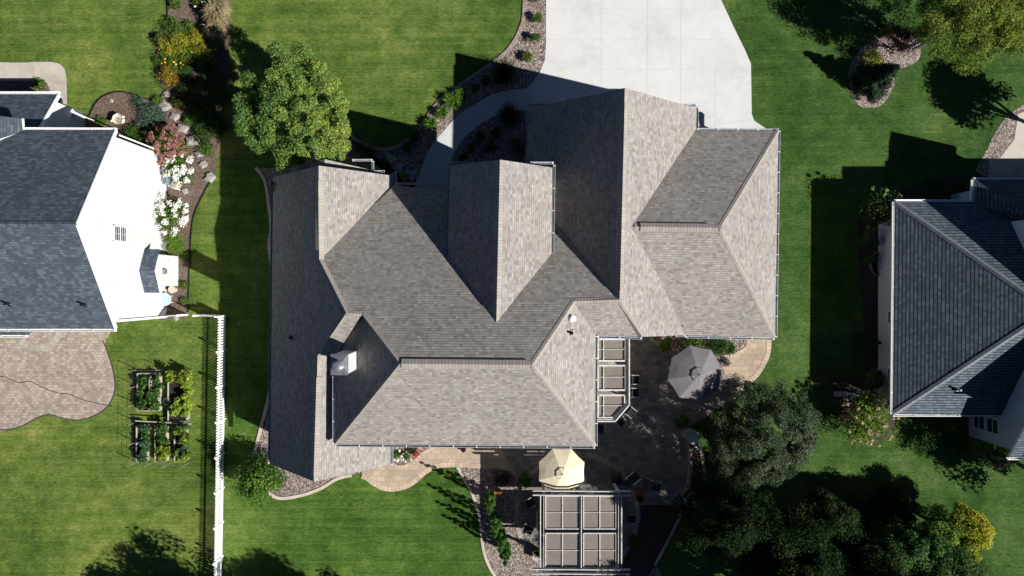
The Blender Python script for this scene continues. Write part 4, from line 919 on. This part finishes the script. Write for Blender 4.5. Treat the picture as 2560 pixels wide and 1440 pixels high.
# stakes + netting round the plot
t = empty('garden_netting', W(410,1040), 'thin stakes and wire netting boxed around the vegetable plot', 'netting')
out = [(343,924),(343,965),(343,1010),(343,1055),(342,1105),(341,1155),(380,1157),(425,1158),(474,1156),(477,1100),(478,1050),(480,985),(481,926),(410,922)]
for p in out: a = W(*p); MB().box((a.x, a.y, .5), (.035, .035, 1.0)).build('stake', WOODG, t)
m = MB()
for i in range(len(out)):
    a = W(*out[i]); b = W(*out[(i+1) % len(out)])
    for z_ in (.25, .5, .75, .97): m.beam(a+Vector((0, 0, z_)), b+Vector((0, 0, z_)), .007, .007)
    k = 5
    for j in range(k): q = a.lerp(b, j/k); m.box((q.x, q.y, .5), (.006, .006, 1.0))
m.build('wire_mesh', DARKG, t)
for i, (px0, py0, px1, py1) in enumerate(((338,1052,478,1060),(340,1108,372,1108),(396,1108,424,1108))):
    m = MB(); m.beam(W(px0, py0, .5), W(px1, py1, .5), .06, .05); m.build('cross_board', WOODW, t)
b = W(428,1000); t = empty('wire_basket', b, 'round dark wire basket standing between the upper vegetable beds', 'basket'); m = MB()
for z_ in (.1, .35, .6):
    for i in range(16): a0 = math.tau*i/16; a1 = a0+math.tau/16; m.tube((b.x+.2*math.cos(a0), b.y+.2*math.sin(a0), z_), (b.x+.2*math.cos(a1), b.y+.2*math.sin(a1), z_), .01, n=4)
for i in range(8): a0 = math.tau*i/8; m.tube((b.x+.2*math.cos(a0), b.y+.2*math.sin(a0), .02), (b.x+.2*math.cos(a0), b.y+.2*math.sin(a0), .62), .008, n=4)
m.build('cage', GREYM, t)
# hose
m = MB(); hp = spline(wp([(-20,940),(15,943),(50,957),(75,953),(110,970),(145,982),(175,986),(210,1000),(245,1008),(282,1016)]), 6); m.path([Vector((q.x, q.y, .045)) for q in hp], .018, 6)
tag(m.build('garden_hose', DARKG, loc=(W(130,970).x, W(130,970).y, 0)), 'thin dark hose snaking across the pink paver patio', 'hose')

# ================================================================== PLANTS
DK = [(.014,.034,.010),(.03,.065,.016),(.055,.10,.025)]; MID = [(.03,.065,.014),(.065,.12,.022),(.11,.175,.03)]; YEL = [(.07,.11,.015),(.17,.21,.025),(.34,.31,.03)]; LIM = [(.07,.13,.02),(.15,.22,.03),(.22,.3,.05)]
BLU = [(.03,.065,.045),(.055,.10,.07),(.09,.14,.10)]; PUR = [(.03,.008,.012),(.06,.015,.02),(.1,.03,.03)]
# the big front tree
def k1(P, k): return np.clip(.15+.30*k+0.03*(P[:, 2]-2)+.11*(P[:, 0]+12.0)/1.5+.05, 0, .97)  # leaf colour gets yellower and paler towards the right and the top
b = W(728,292); tree('shade_tree', b, (-12.2, 10.05, 3.0), (3.6, 3.8, 2.25), 210, .40, 470, .105, [(.035,.085,.025),(.085,.165,.045),(.135,.23,.055),(.20,.285,.06),(.30,.35,.065),(.38,.39,.075)], 'large round green tree with leaves yellower towards the right at the front left house corner', seed=9, keyfn=k1, trunk_r=.2, lobes=.5)
# dark patio tree
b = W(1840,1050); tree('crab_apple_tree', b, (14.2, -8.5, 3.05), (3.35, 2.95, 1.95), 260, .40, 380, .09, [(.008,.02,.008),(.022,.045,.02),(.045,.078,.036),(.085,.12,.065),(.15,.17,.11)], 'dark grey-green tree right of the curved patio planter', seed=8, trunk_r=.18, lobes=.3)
b = W(2268,126); tree('birch_tree', b, (25.8, 15.2, 4.3), (3.3, 2.9, 2.1), 230, .45, 280, .10, [(.06,.10,.018),(.11,.165,.028),(.17,.225,.04),(.26,.30,.05)], 'airy yellow-green birch leaning from the gravel island at top right', bark=BARKL, seed=12, trunk_r=.09, multi=4, lobes=.35)
# trees at the lower right
tree('yellow_tree', (25.8,-14.3,0), (26.0,-14.4,2.0), (1.4,1.9,1.35), 70, .38, 420, .11, [(.04,.085,.018),(.09,.15,.025),(.20,.25,.03),(.38,.37,.035),(.48,.44,.05)], 'tree with bright yellow-green outer leaves near the lower right corner', seed=21, trunk_r=.13, lobes=.5, keyfn=lambda P, k: np.clip(.30+.28*(P[:, 0]-25.5)+.15*k+.07*(P[:, 1]+14.2), 0, .97))
tree('maple_tree', (21.6,-15.2,0), (22.0,-15.2,3.2), (2.7,1.7,1.9), 150, .45, 420, .115, [(.014,.04,.014),(.03,.08,.024),(.055,.13,.04),(.11,.2,.06)], 'largest green tree at the lower right, left of the yellow-green tree', seed=22, trunk_r=.2)
tree('maple_tree', (24.2,-16.4,0), (24.2,-16.2,3.4), (2.2,1.5,1.8), 80, .55, 450, .11, [(.02,.05,.014),(.05,.10,.028),(.10,.16,.045)], 'bright green tree right below the yellow-green tree at the bottom edge', seed=23, trunk_r=.18)
conifer(2215,1258,1.1,3.2,[(.012,.03,.016),(.022,.048,.024),(.04,.07,.035)],'dark spruce at the lawn edge beside the yellow-green tree', n=6500, size=.16, name='spruce_tree', cat='tree')
conifer(2150,1290,1.1,3.0,[(.02,.04,.012),(.035,.065,.016),(.06,.09,.02)],'olive green spruce between the dark grey-green tree and the dark spruce', n=6500, size=.16, name='spruce_tree', cat='tree')
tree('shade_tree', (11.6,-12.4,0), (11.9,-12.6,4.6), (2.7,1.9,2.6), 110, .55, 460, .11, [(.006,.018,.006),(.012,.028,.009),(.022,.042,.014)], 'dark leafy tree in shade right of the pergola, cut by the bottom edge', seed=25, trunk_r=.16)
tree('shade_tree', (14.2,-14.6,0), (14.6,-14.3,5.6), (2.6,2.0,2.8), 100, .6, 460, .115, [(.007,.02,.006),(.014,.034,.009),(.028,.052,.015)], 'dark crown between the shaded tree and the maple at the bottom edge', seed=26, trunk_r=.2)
# trees beyond the frame whose shade falls into it
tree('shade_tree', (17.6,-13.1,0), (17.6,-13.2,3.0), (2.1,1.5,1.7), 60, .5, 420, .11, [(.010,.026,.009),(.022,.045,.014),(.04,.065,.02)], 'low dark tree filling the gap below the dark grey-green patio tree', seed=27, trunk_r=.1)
tree('shade_tree', (24.2,-14.5,0), (24.4,-14.7,2.4), (1.5,1.5,1.5), 60, .4, 420, .11, [(.03,.08,.02),(.07,.15,.03),(.14,.23,.04),(.24,.32,.05)], 'fresh green low crown touching the left side of the yellow-green tree', seed=29, trunk_r=.1)
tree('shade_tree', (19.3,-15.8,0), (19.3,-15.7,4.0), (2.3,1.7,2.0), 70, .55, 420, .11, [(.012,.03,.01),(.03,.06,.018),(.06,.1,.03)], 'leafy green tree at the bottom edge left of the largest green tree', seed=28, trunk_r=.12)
for i, (x, y, zc, rx, lab) in enumerate(((-12.6,-22.6,7.3,2.9,'tall tree beyond the bottom edge, leftmost of three shading the lawn'),(-8.6,-25.2,8.2,3.3,'tall tree beyond the bottom edge, middle of three shading the lawn'),(-3.2,-24.6,8.6,3.2,'tall tree beyond the bottom edge, rightmost of three shading the lawn'),
                                         (-15.6,-23.3,7.0,2.3,'tree beyond the bottom edge behind the vegetable lawn'),(34.3,8.9,6.0,1.4,'tree beyond the right edge by the gravel walk'),(18,-20.5,8.5,3.4,'tree beyond the bottom edge behind the maple'),(14.6,-20.6,8.0,3.0,'tree beyond the bottom edge behind the dark crowns'),(23.5,-19.8,8.8,3.0,'tree beyond the bottom edge, right of the maple'),(19.2,-23.4,8.3,2.8,'tree beyond the bottom edge far behind the dark crowns'),(-6.3,-23.6,7.6,2.6,'tree beyond the bottom edge, between the tall ones'),(20.5,-18.6,11.3,3.1,'very tall tree beyond the bottom edge shading the pergola side'),(24.6,-19.8,10.6,2.9,'very tall tree beyond the bottom edge right of the other very tall one'),(14.8,-18.3,5.0,2.2,'tree beyond the bottom edge right of the pergola'),(33.5,-12,5.5,2.2,'tree beyond the right edge below the blue house'))):
    tree('shade_tree', (x, y, 0), (x, y, zc-1), (rx, rx, rx*.95), 60, .62, 170, .2, MID, lab, seed=40+i, trunk_r=.2)
# arborvitae row by the pergola (4, leaning only by perspective)
AR = [(.035,.085,.02),(.07,.16,.03),(.12,.24,.05)]
for i, (px, py, h, lab) in enumerate(((1226,1238,3.6,'tallest narrow arborvitae, nearest the clay pot'),(1240,1292,3.5,'narrow arborvitae second from the clay pot'),(1252,1330,3.3,'narrow arborvitae third from the clay pot'),(1264,1362,3.2,'narrow arborvitae farthest from the clay pot, at the bottom edge'))):
    conifer(px, py, .46, h, AR, lab, name='arborvitae', n=5200, size=.11, group='arborvitae in the gravel bed', narrow=True, tiers=12)
# south west bush
shrub(676,1186,1.5,2.7,[(.02,.055,.012),(.04,.10,.02),(.075,.16,.03),(.14,.22,.03)],'bright green bush at the lower left house corner', name='lilac_bush', n=9000, size=.14, K=34, seed=4)
# box balls and grasses in the front bed
BX = [(.025,.055,.01),(.05,.1,.016),(.08,.15,.025)]
for px, py, r_, lab in ((1345,50,.40,'clipped box ball second from the top edge beside the driveway'),(1337,100,.38,'clipped box ball third from the top edge beside the driveway'),(1343,2,.36,'clipped box ball cut by the top edge beside the driveway'),(1345,-40,.36,'clipped box ball beyond the top edge')):
    shrub(px, py, r_, .7, BX, lab, name='box_ball', n=1900, size=.05, K=22, seed=px, group='box balls along the driveway', cr=.34)
blades(1318,146,.42,.45,420,[(.08,.11,.03),(.16,.18,.05)],'small tufted grass above the shadow edge beside the driveway')
DL = [(.04,.09,.012),(.08,.16,.02),(.14,.24,.04)]
for px, py, r_, lab in ((1130,258,.72,'largest daylily clump by the curved front edging'),(1152,240,.5,'daylily clump just above the largest front clump'),(1106,286,.52,'middle daylily clump below the largest one'),(1080,313,.56,'lowest sunlit daylily clump beside the front walk')):
    blades(px, py, r_, .55, 260, DL, lab, name='daylily', cat='daylily', wd=.022, group='daylilies in the front bed')
for px, py, r_, h, lab in ((1262,193,1.05,1.2,'broad shaded grass mound between front walk and driveway'),(1275,300,.95,1.5,'tall fountain grass in shade inside the curve of the front walk')):
    blades(px, py, r_, h, 700, [(.03,.045,.012),(.05,.07,.02)], lab, wd=.012)
for i, (px, py, r_, lab) in enumerate(((1215,205,.35,'small shaded shrub uphill of the curved walk'),(1190,225,.35,'small shaded shrub between edging and curved walk'),(1040,345,.45,'shaded shrub beside the curved stone edging'),(1022,368,.5,'shaded shrub next to the triangular stepping stone'),(1200,345,.4,'low shrub inside the walk curve, upper one'),(1180,372,.4,'low shrub inside the walk curve, middle one'),(1160,395,.35,'low shrub inside the walk curve by the gable gutter'),(1225,372,.4,'low shrub amid the shaded inner gravel'),(1285,375,.85,'dark round shrub against the garage wall'),(1240,335,.4,'low shrub near the tall fountain grass'),(925,385,.7,'dark shrub above the small front gable'),(895,375,.7,'dark shrub between the big tree and the curved edging'),(965,410,.4,'dark shrub left of the stepping stones'),(1012,448,.4,'yellow-green shrub below the stepping stones'))):
    shrub(px, py, r_, r_*1.3, DK if i != 13 else YEL, lab, n=700, size=.08, K=12, seed=i, group='low shrubs in the shaded front beds')
for i, (pts, lab) in enumerate((([(964,380),(997,397),(972,409)], 'triangular stepping stone, highest of the four'), ([(988,412),(1003,408),(1010,415),(1003,424),(990,426)], 'small blunt stepping stone below the triangular one'), ([(998,432),(1006,426),(1008,434)], 'smallest stepping stone chip'), ([(1014,426),(1040,426),(1037,440),(1030,455),(1018,442)], 'large stepping stone touching the front walk'))):
    P = wp(pts); c = sum(P, Vector((0, 0, 0)))/len(P); tag(MB().prism([(q.x, q.y) for q in P], 0, .06).build('stepping_stone', SLATE, loc=c), lab, 'stepping stone', 'stepping stones by the front walk')
# beds by the south path
for i, (px, py, r_, pal, lab, fl) in enumerate(((995,1132,.4,MID,'flowering plant with white blooms under the south eave',([(.75,.75,.7),(.8,.8,.72)],9,.07)),(1018,1143,.35,MID,'plant with small white daisies by the path corner',([(.7,.7,.6),(.8,.8,.7)],6,.05)),(1040,1126,.35,DK,'plant with red blooms beside the curving path',([(.5,.04,.04),(.6,.1,.1)],9,.05)),(1160,1118,.25,PUR,'small reddish plant at the path edge below the gutter',None))):
    shrub(px, py, r_, .5, pal, lab, name='flowering_plant', cat='flowers', n=500, size=.08, K=8, flowers=fl, seed=i, stems=False)
shrub(1258,1190,.9,.5,PUR,'dark purple barberry in the gravel above the clay pot', n=1300, size=.07, squash=.5, seed=3)
shrub(1312,1192,.6,.9,MID,'green plant left of the cream umbrella', n=900, size=.1, seed=9); blades(1345,1372,.5,.9,90,[(.03,.06,.015),(.06,.1,.03)],'spiky leaved plant on the bench by the pergola post', name='spiky_plant', cat='plant', wd=.02)
# bed behind the grey umbrella
shrub(1658,856,.6,1.1,LIM,'lime green shrub against the garage gutter above the patio', n=1500, size=.11, seed=5); shrub(1725,865,.9,.9,MID,'dark green shrub behind the grey umbrella', n=1500, size=.1, seed=6, squash=.6)
blades(1790,862,.75,.8,900,[(.04,.08,.02),(.08,.14,.035)],'feathery green plant right of the grey umbrella top', name='feather_grass', wd=.012); blades(1815,868,.6,.7,600,[(.04,.08,.02),(.08,.14,.035)],'feathery green plant at the gravel end by the sunny path', name='feather_grass', wd=.012)
shrub(1699,1050,.55,.9,MID,'dark shrub at the top of the curved planter', n=800, size=.09, seed=7)
for i, (px, py, lab, fl) in enumerate(((1735,1110,'white flowering plant high in the curved planter',([(.7,.72,.75)],8,.05)),(1737,1152,'dark leafy plant in the middle of the curved planter',None),(1736,1176,'dark leafy plant below the middle of the curved planter',None),(1728,1215,'green plant with tiny white blooms low in the curved planter',([(.7,.72,.75)],4,.04)))):
    t = shrub(px, py, .3, .75, MID, lab, name='planter_plant', cat='plant', n=350, size=.07, K=7, seed=i, flowers=fl, stems=False)
shrub(1575,1345,.6,1.0,DK,'dark bush at the lower right of the pergola', n=700, size=.1, seed=8); shrub(1650,1290,.9,.9,DK,'low dark bush in shade inside the lower curb', n=900, size=.1, seed=18); shrub(1740,1320,.8,1.0,MID,'low green bush catching sun among the dark trees', n=900, size=.1, seed=19)
# left neighbour's planting
blades(556,40,.95,1.1,1500,[(.24,.19,.10),(.36,.3,.18),(.30,.26,.12)],'large straw coloured ornamental grass at the top of the left bed'); blades(548,80,.75,.9,900,[(.22,.17,.09),(.34,.28,.16)],'straw coloured grass below the larger one in the left bed')
plants = [
 (515,8,.7,.8,MID,'green plant with small white flowers at the top edge bed',([(.75,.75,.7)],9,.05)),
 (440,12,.4,.5,MID,'small green plant at the top left of the mulch bed',None),
 (441,72,.75,1.0,MID,'mid green shrub at the upper left of the flower bed',None),
 (408,105,.45,.9,[(.05,.07,.02),(.1,.12,.03)],'thin olive shrub poking over the lawn edge',None),
 (425,128,.65,.9,YEL,'yellow-green perennial near the left lawn edge',None),
 (455,115,.75,1.0,YEL,'golden perennial in the middle of the flower bed',None),
 (500,105,.7,1.1,YEL,'tall golden shrub just below the straw grasses',None),
 (490,140,.5,.9,MID,'green perennial between the golden ones',([(.6,.4,.02)],10,.04)),
 (440,165,.65,.9,MID,'green perennial dotted with yellow flowers',([(.6,.42,.02)],12,.045)),
 (427,197,.75,1.2,[(.09,.08,.015),(.2,.15,.02),(.3,.21,.03)],'rounded golden orange shrub above the first boulder',None),
 (470,185,.6,.9,DK,'dark green shrub right of the golden orange one',None),
 (505,235,.9,1.0,DK,'dark bushy shrub in the tree shade',None),(470,265,.7,.8,[(.03,.05,.01),(.07,.08,.015)],'olive shrub beside the line of boulders',None),
 (535,285,.8,1.0,DK,'dark shrub under the left side of the big tree',None),(530,225,.6,.8,DK,'dark shrub right of the bushy shaded shrub',None),
 (500,290,.5,.6,MID,'green mound below the olive shrub',None),(520,340,.7,.8,DK,'dark shrub beside the lower boulders',None),
 (398,252,.35,.3,MID,'low green plant at the tip of the lawn',None),
 (352,258,.45,.4,BLU,'small blue-green groundcover near the bed tip',None),(380,288,.85,.6,BLU,'spreading blue-green juniper beside the boulders',None),(365,315,.5,.45,BLU,'lower lobe of blue-green juniper',None),
 (100,212,.4,.35,MID,'small green shrub inside the walk bend',None),(255,300,.35,.15,MID,'weedy green patch in the mulch',None),
 (350,345,.85,.8,[(.03,.07,.015),(.07,.14,.025)],'ferny green plant next to the white wall',None),
 (405,330,.5,.5,PUR,'dark reddish plant above the pink hydrangea',None),
 (442,605,.75,1.3,[(.04,.09,.012),(.1,.19,.02),(.16,.25,.03)],'bright green hedge plant below the white hydrangeas',None),
 (463,715,.3,.3,MID,'small green plant beside the white bump-out',None),(462,752,.25,.3,MID,'small green plant near the glass table',None),
 (467,640,.3,.35,LIM,'lime leaves at the end of the hydrangea row',None),
 (478,222,.7,.8,DK,'dark shrub just right of the rounded golden orange shrub',None),(545,215,.7,.9,DK,'dark shrub at the right bed edge beside the strappy plant',None),(556,250,.6,.8,DK,'dark shrub at the right bed edge in the tree shade',None),(478,300,.4,.5,MID,'green tuft between the third and fourth boulders',None),(508,318,.6,.7,DK,'dark shrub right of the fourth boulder',None),(548,320,.6,.7,DK,'dark shrub at the right bed edge below the tree',None),(520,372,.5,.5,MID,'green clump right of the tilted boulder',None),(410,150,.5,.6,MID,'mid green clump at the left bed edge above the golden orange shrub',None),(470,75,.5,.5,MID,'green tuft in the bare pinkish mulch',None),(475,150,.55,.8,LIM,'lime coloured perennial in the middle of the flower bed',None),(545,120,.6,.8,MID,'green plant below the straw grasses',None),(520,130,.55,.9,YEL,'yellow perennial below the straw grasses',None),(398,300,.45,.4,BLU,'lowest lobe of blue-green juniper near the pink hydrangea',None)]
for i, (px, py, r_, h, pal, lab, fl) in enumerate(plants):
    shrub(px, py, r_*1.12, h*(.62 if px < 520 and py < 210 else .8), pal, lab, n=int(700+2300*r_*r_), size=.085, K=14, seed=60+i, flowers=fl, name='garden_shrub', cat='shrub')
blades(532,172,.95,.8,170,[(.04,.075,.02),(.08,.12,.03)],'wide strappy leaved plant arching in the tree shade', name='daylily', cat='daylily', wd=.025)
HY = [(.03,.06,.012),(.07,.13,.02),(.13,.21,.03)]
shrub(436,372,1.2,1.5,HY,'pink hydrangea bush beside the white wall corner', name='hydrangea', n=2600, size=.11, K=20, flowers=([(.22,.085,.08),(.30,.13,.12),(.36,.19,.15)],85,.14), seed=1)
shrub(466,428,.95,1.3,HY,'white hydrangea bush directly below the pink one', name='hydrangea', n=1900, size=.11, K=16, flowers=([(.8,.8,.74),(.85,.85,.8)],30,.2), seed=2)
shrub(440,540,1.2,1.5,HY,'larger white hydrangea bush beside the middle of the white wall', name='hydrangea', n=2600, size=.11, K=20, flowers=([(.8,.8,.74),(.85,.85,.8)],46,.2), seed=3)
for i, (px, py, r_, lab) in enumerate(((418,235,.28,'boulder where lawn meets bed, first of the line'),(412,265,.42,'large angular boulder second in the line'),(437,292,.33,'grey boulder third in the line'),(458,321,.4,'broad grey boulder fourth in the line'),(483,352,.48,'largest tilted boulder in the line'),(500,384,.33,'pale boulder right of the pink hydrangea'),(508,412,.3,'pale boulder right of the white hydrangea'),(526,444,.38,'big pale boulder at the bed edge by the dark lawn'),(279,252,.16,'small round stone alone in the mulch'),(382,257,.18,'small stone beside the juniper'),(463,478,.24,'smooth round stone by the metal chair'),(440,795,.2,'pale stone at the fence foot'))):
    rock(px, py, r_, lab, seed=i)
# birdbath-like planter
b = W(305,302); t = empty('planter_pot', b, 'round white two-handled pot standing in the mulch', 'plant pot'); MB().lathe(b, [(.2,0),(.16,.05),(.1,.25),(.3,.45),(.33,.5),(.29,.5),(.24,.44),(.001,.4)], 24).build('bowl', simple('pale stone', (.5,.45,.38), .8), t, smooth=True)
for s in (-1, 1): MB().box((b.x+s*.35, b.y+s*.12, .46), (.12, .1, .06)).build('handle', WHITE, t)
P, N, k = cloud([(b.x, b.y, .44)], [(.2, .2, .04)], [60]); leaf_mesh('dry_leaves', P, N, .06, palette(len(P), [(.15,.06,.03),(.3,.14,.08)]), LEAF, t)
# garden chair and small tables by the wall
def wchair(px, py, rz, lab, m_):
    t = empty('garden_chair', W(px, py), lab, 'chair', 'garden chairs by the white wall'); L = lambda m, n: m.build(n, m_, t, world=False); t.rotation_euler = (0, 0, rz)
    m = MB()
    for i in range(6): m.box((0, -.22+i*.09, .4), (.5, .06, .025))
    L(m, 'seat'); m = MB()
    for i in range(6): m.box((-.22+i*.088, -.32, .68), (.04, .03, .5), rx=-.25)
    m.box((0, -.38, .92), (.54, .04, .06)); L(m, 'backrest')
    for sx in (-1, 1):
        m = MB(); m.box((sx*.27, 0, .6), (.06, .55, .03)); L(m, 'armrest')
        for sy in (-.24, .24): m = MB(); m.box((sx*.25, sy, .3), (.04, .04, .6)); L(m, 'leg')
wchair(447,462,R(65),'weathered white slatted garden chair between the white hydrangeas',simple('worn white paint',(.6,.55,.5),.6)); wchair(420,452,R(80),'blue-grey metal garden chair tight against the white wall',simple('blue grey paint',(.2,.27,.3),.5))
b = W(438,724); t = empty('side_table', b, 'round tiled stool beside the glass table', 'table'); MB().lathe(b, [(.16,0),(.2,.4),(.23,.42),(.001,.43)], 18).build('stool', simple('beige tile', (.45,.4,.33), .6, .3, 20), t)
b = W(424,748); t = empty('glass_table', b, 'oval glass table with white rim against the white wall', 'table'); MB().lathe((b.x, b.y, .6), [(.34,0),(.36,.02),(.001,.03)], 24).build('glass_top', simple('blue glass', (.35,.5,.58), .1, .3), t)
m = MB()
for i in range(24): a0 = math.tau*i/24; a1 = a0+math.tau/24; m.beam((b.x+.37*math.cos(a0), b.y+.37*math.sin(a0), .61), (b.x+.37*math.cos(a1), b.y+.37*math.sin(a1), .61), .04, .05)
m.build('rim', WHITE, t)
for s in ((-.2,-.2),(.2,-.2),(.2,.2),(-.2,.2)): MB().tube((b.x+s[0], b.y+s[1], 0), (b.x+s[0], b.y+s[1], .6), .02).build('leg', WHITE, t)
# right side
shrub(2165,528,1.3,2.6,[(.02,.045,.014),(.04,.08,.022),(.09,.14,.045)],'large dark domed shrub at the upper corner of the blue house', n=8500, size=.1, K=44, seed=30, flowers=([(.14,.2,.06),(.2,.26,.09)],10,.12))
shrub(2162,602,.6,1.1,[(.03,.06,.03),(.07,.11,.05),(.13,.17,.09)],'grey-green shrub beside the blue wall', n=3000, size=.1, seed=31); shrub(2163,648,.45,.9,[(.04,.07,.02),(.09,.14,.04)],'smaller green shrub above the curved window well', n=800, size=.09, seed=32)
shrub(2160,945,.8,1.5,MID,'broad leafy shrub at the lower blue wall', n=3000, size=.16, seed=33); conifer(2150,850,.6,2.4,DK,'thin dark conifer in the shaded bed by the blue wall', n=1600, size=.12, name='conifer')
shrub(2140,1035,1.75,2.3,[(.04,.085,.014),(.10,.165,.024),(.18,.26,.04)],'large hydrangea with faded pink blooms below the blue house corner', name='hydrangea', n=8500, size=.12, K=44, flowers=([(.45,.26,.2),(.55,.38,.3),(.3,.3,.12)],40,.11), seed=34)
for i, (px, py, lab) in enumerate(((2270,500,'dark shrub along the upper wall of the blue house'),(2330,480,'dark shrub in the corner below the stepped gutter'),(2400,470,'dark shrub beside the entry of the blue house'))): shrub(px, py, .9, .9, DK, lab, n=1000, size=.1, seed=35+i, group='shaded shrubs along the blue house')
b = W(2105,985); t = empty('bird_feeder_post', b, 'white post lying at the mulch edge beside the faded hydrangea', 'post'); m = MB(); m.beam(W(2118,984,.3), W(2160,988,.3), .14, .1); m.build('beam', WHITE, t); m = MB(); m.beam(W(2085,985,.1), W(2118,985,.2), .3, .06); m.build('board', WOODW, t)
# island
shrub(2168,158,.75,1.1,[(.10,.13,.015),(.25,.25,.02),(.4,.38,.04)],'golden yellow shrub on the gravel island', n=2600, size=.08, seed=41); shrub(2228,120,1.0,2.2,PUR,'dark purple leaved bush on the gravel island', n=3000, size=.09, K=22, seed=42, name='plum_bush')
conifer(2172,208,1.15,3.2,[(.02,.04,.022),(.035,.065,.038),(.06,.1,.06)],'dark blue-green spruce at the lower end of the gravel island', n=15000, size=.17, name='spruce_tree', cat='tree', fat=1.25); shrub(2205,92,.6,.7,[(.05,.07,.02),(.12,.14,.03)],'olive plant on the upper rim of the gravel island', n=800, size=.08, seed=43)
shrub(2430,268,.0001+.5,.6,MID,'low green plant beside the gravel walk at right', n=500, size=.08, seed=44) if False else None
shrub(2505,1135,.9,1.0,MID,'green shrub at the far right lawn edge below the wing', n=1300, size=.1, seed=45); shrub(2480,1150,.7,.7,[(.05,.035,.03),(.1,.07,.06)],'brownish shrub at the right lawn edge', n=800, size=.08, seed=46); shrub(2300,1100,1.1,.9,DK,'dark bush under the lower gutter of the blue house', n=1300, size=.1, seed=47); shrub(2390,1110,1.1,.9,DK,'dark bush left of the blue wing window', n=1300, size=.1, seed=48)
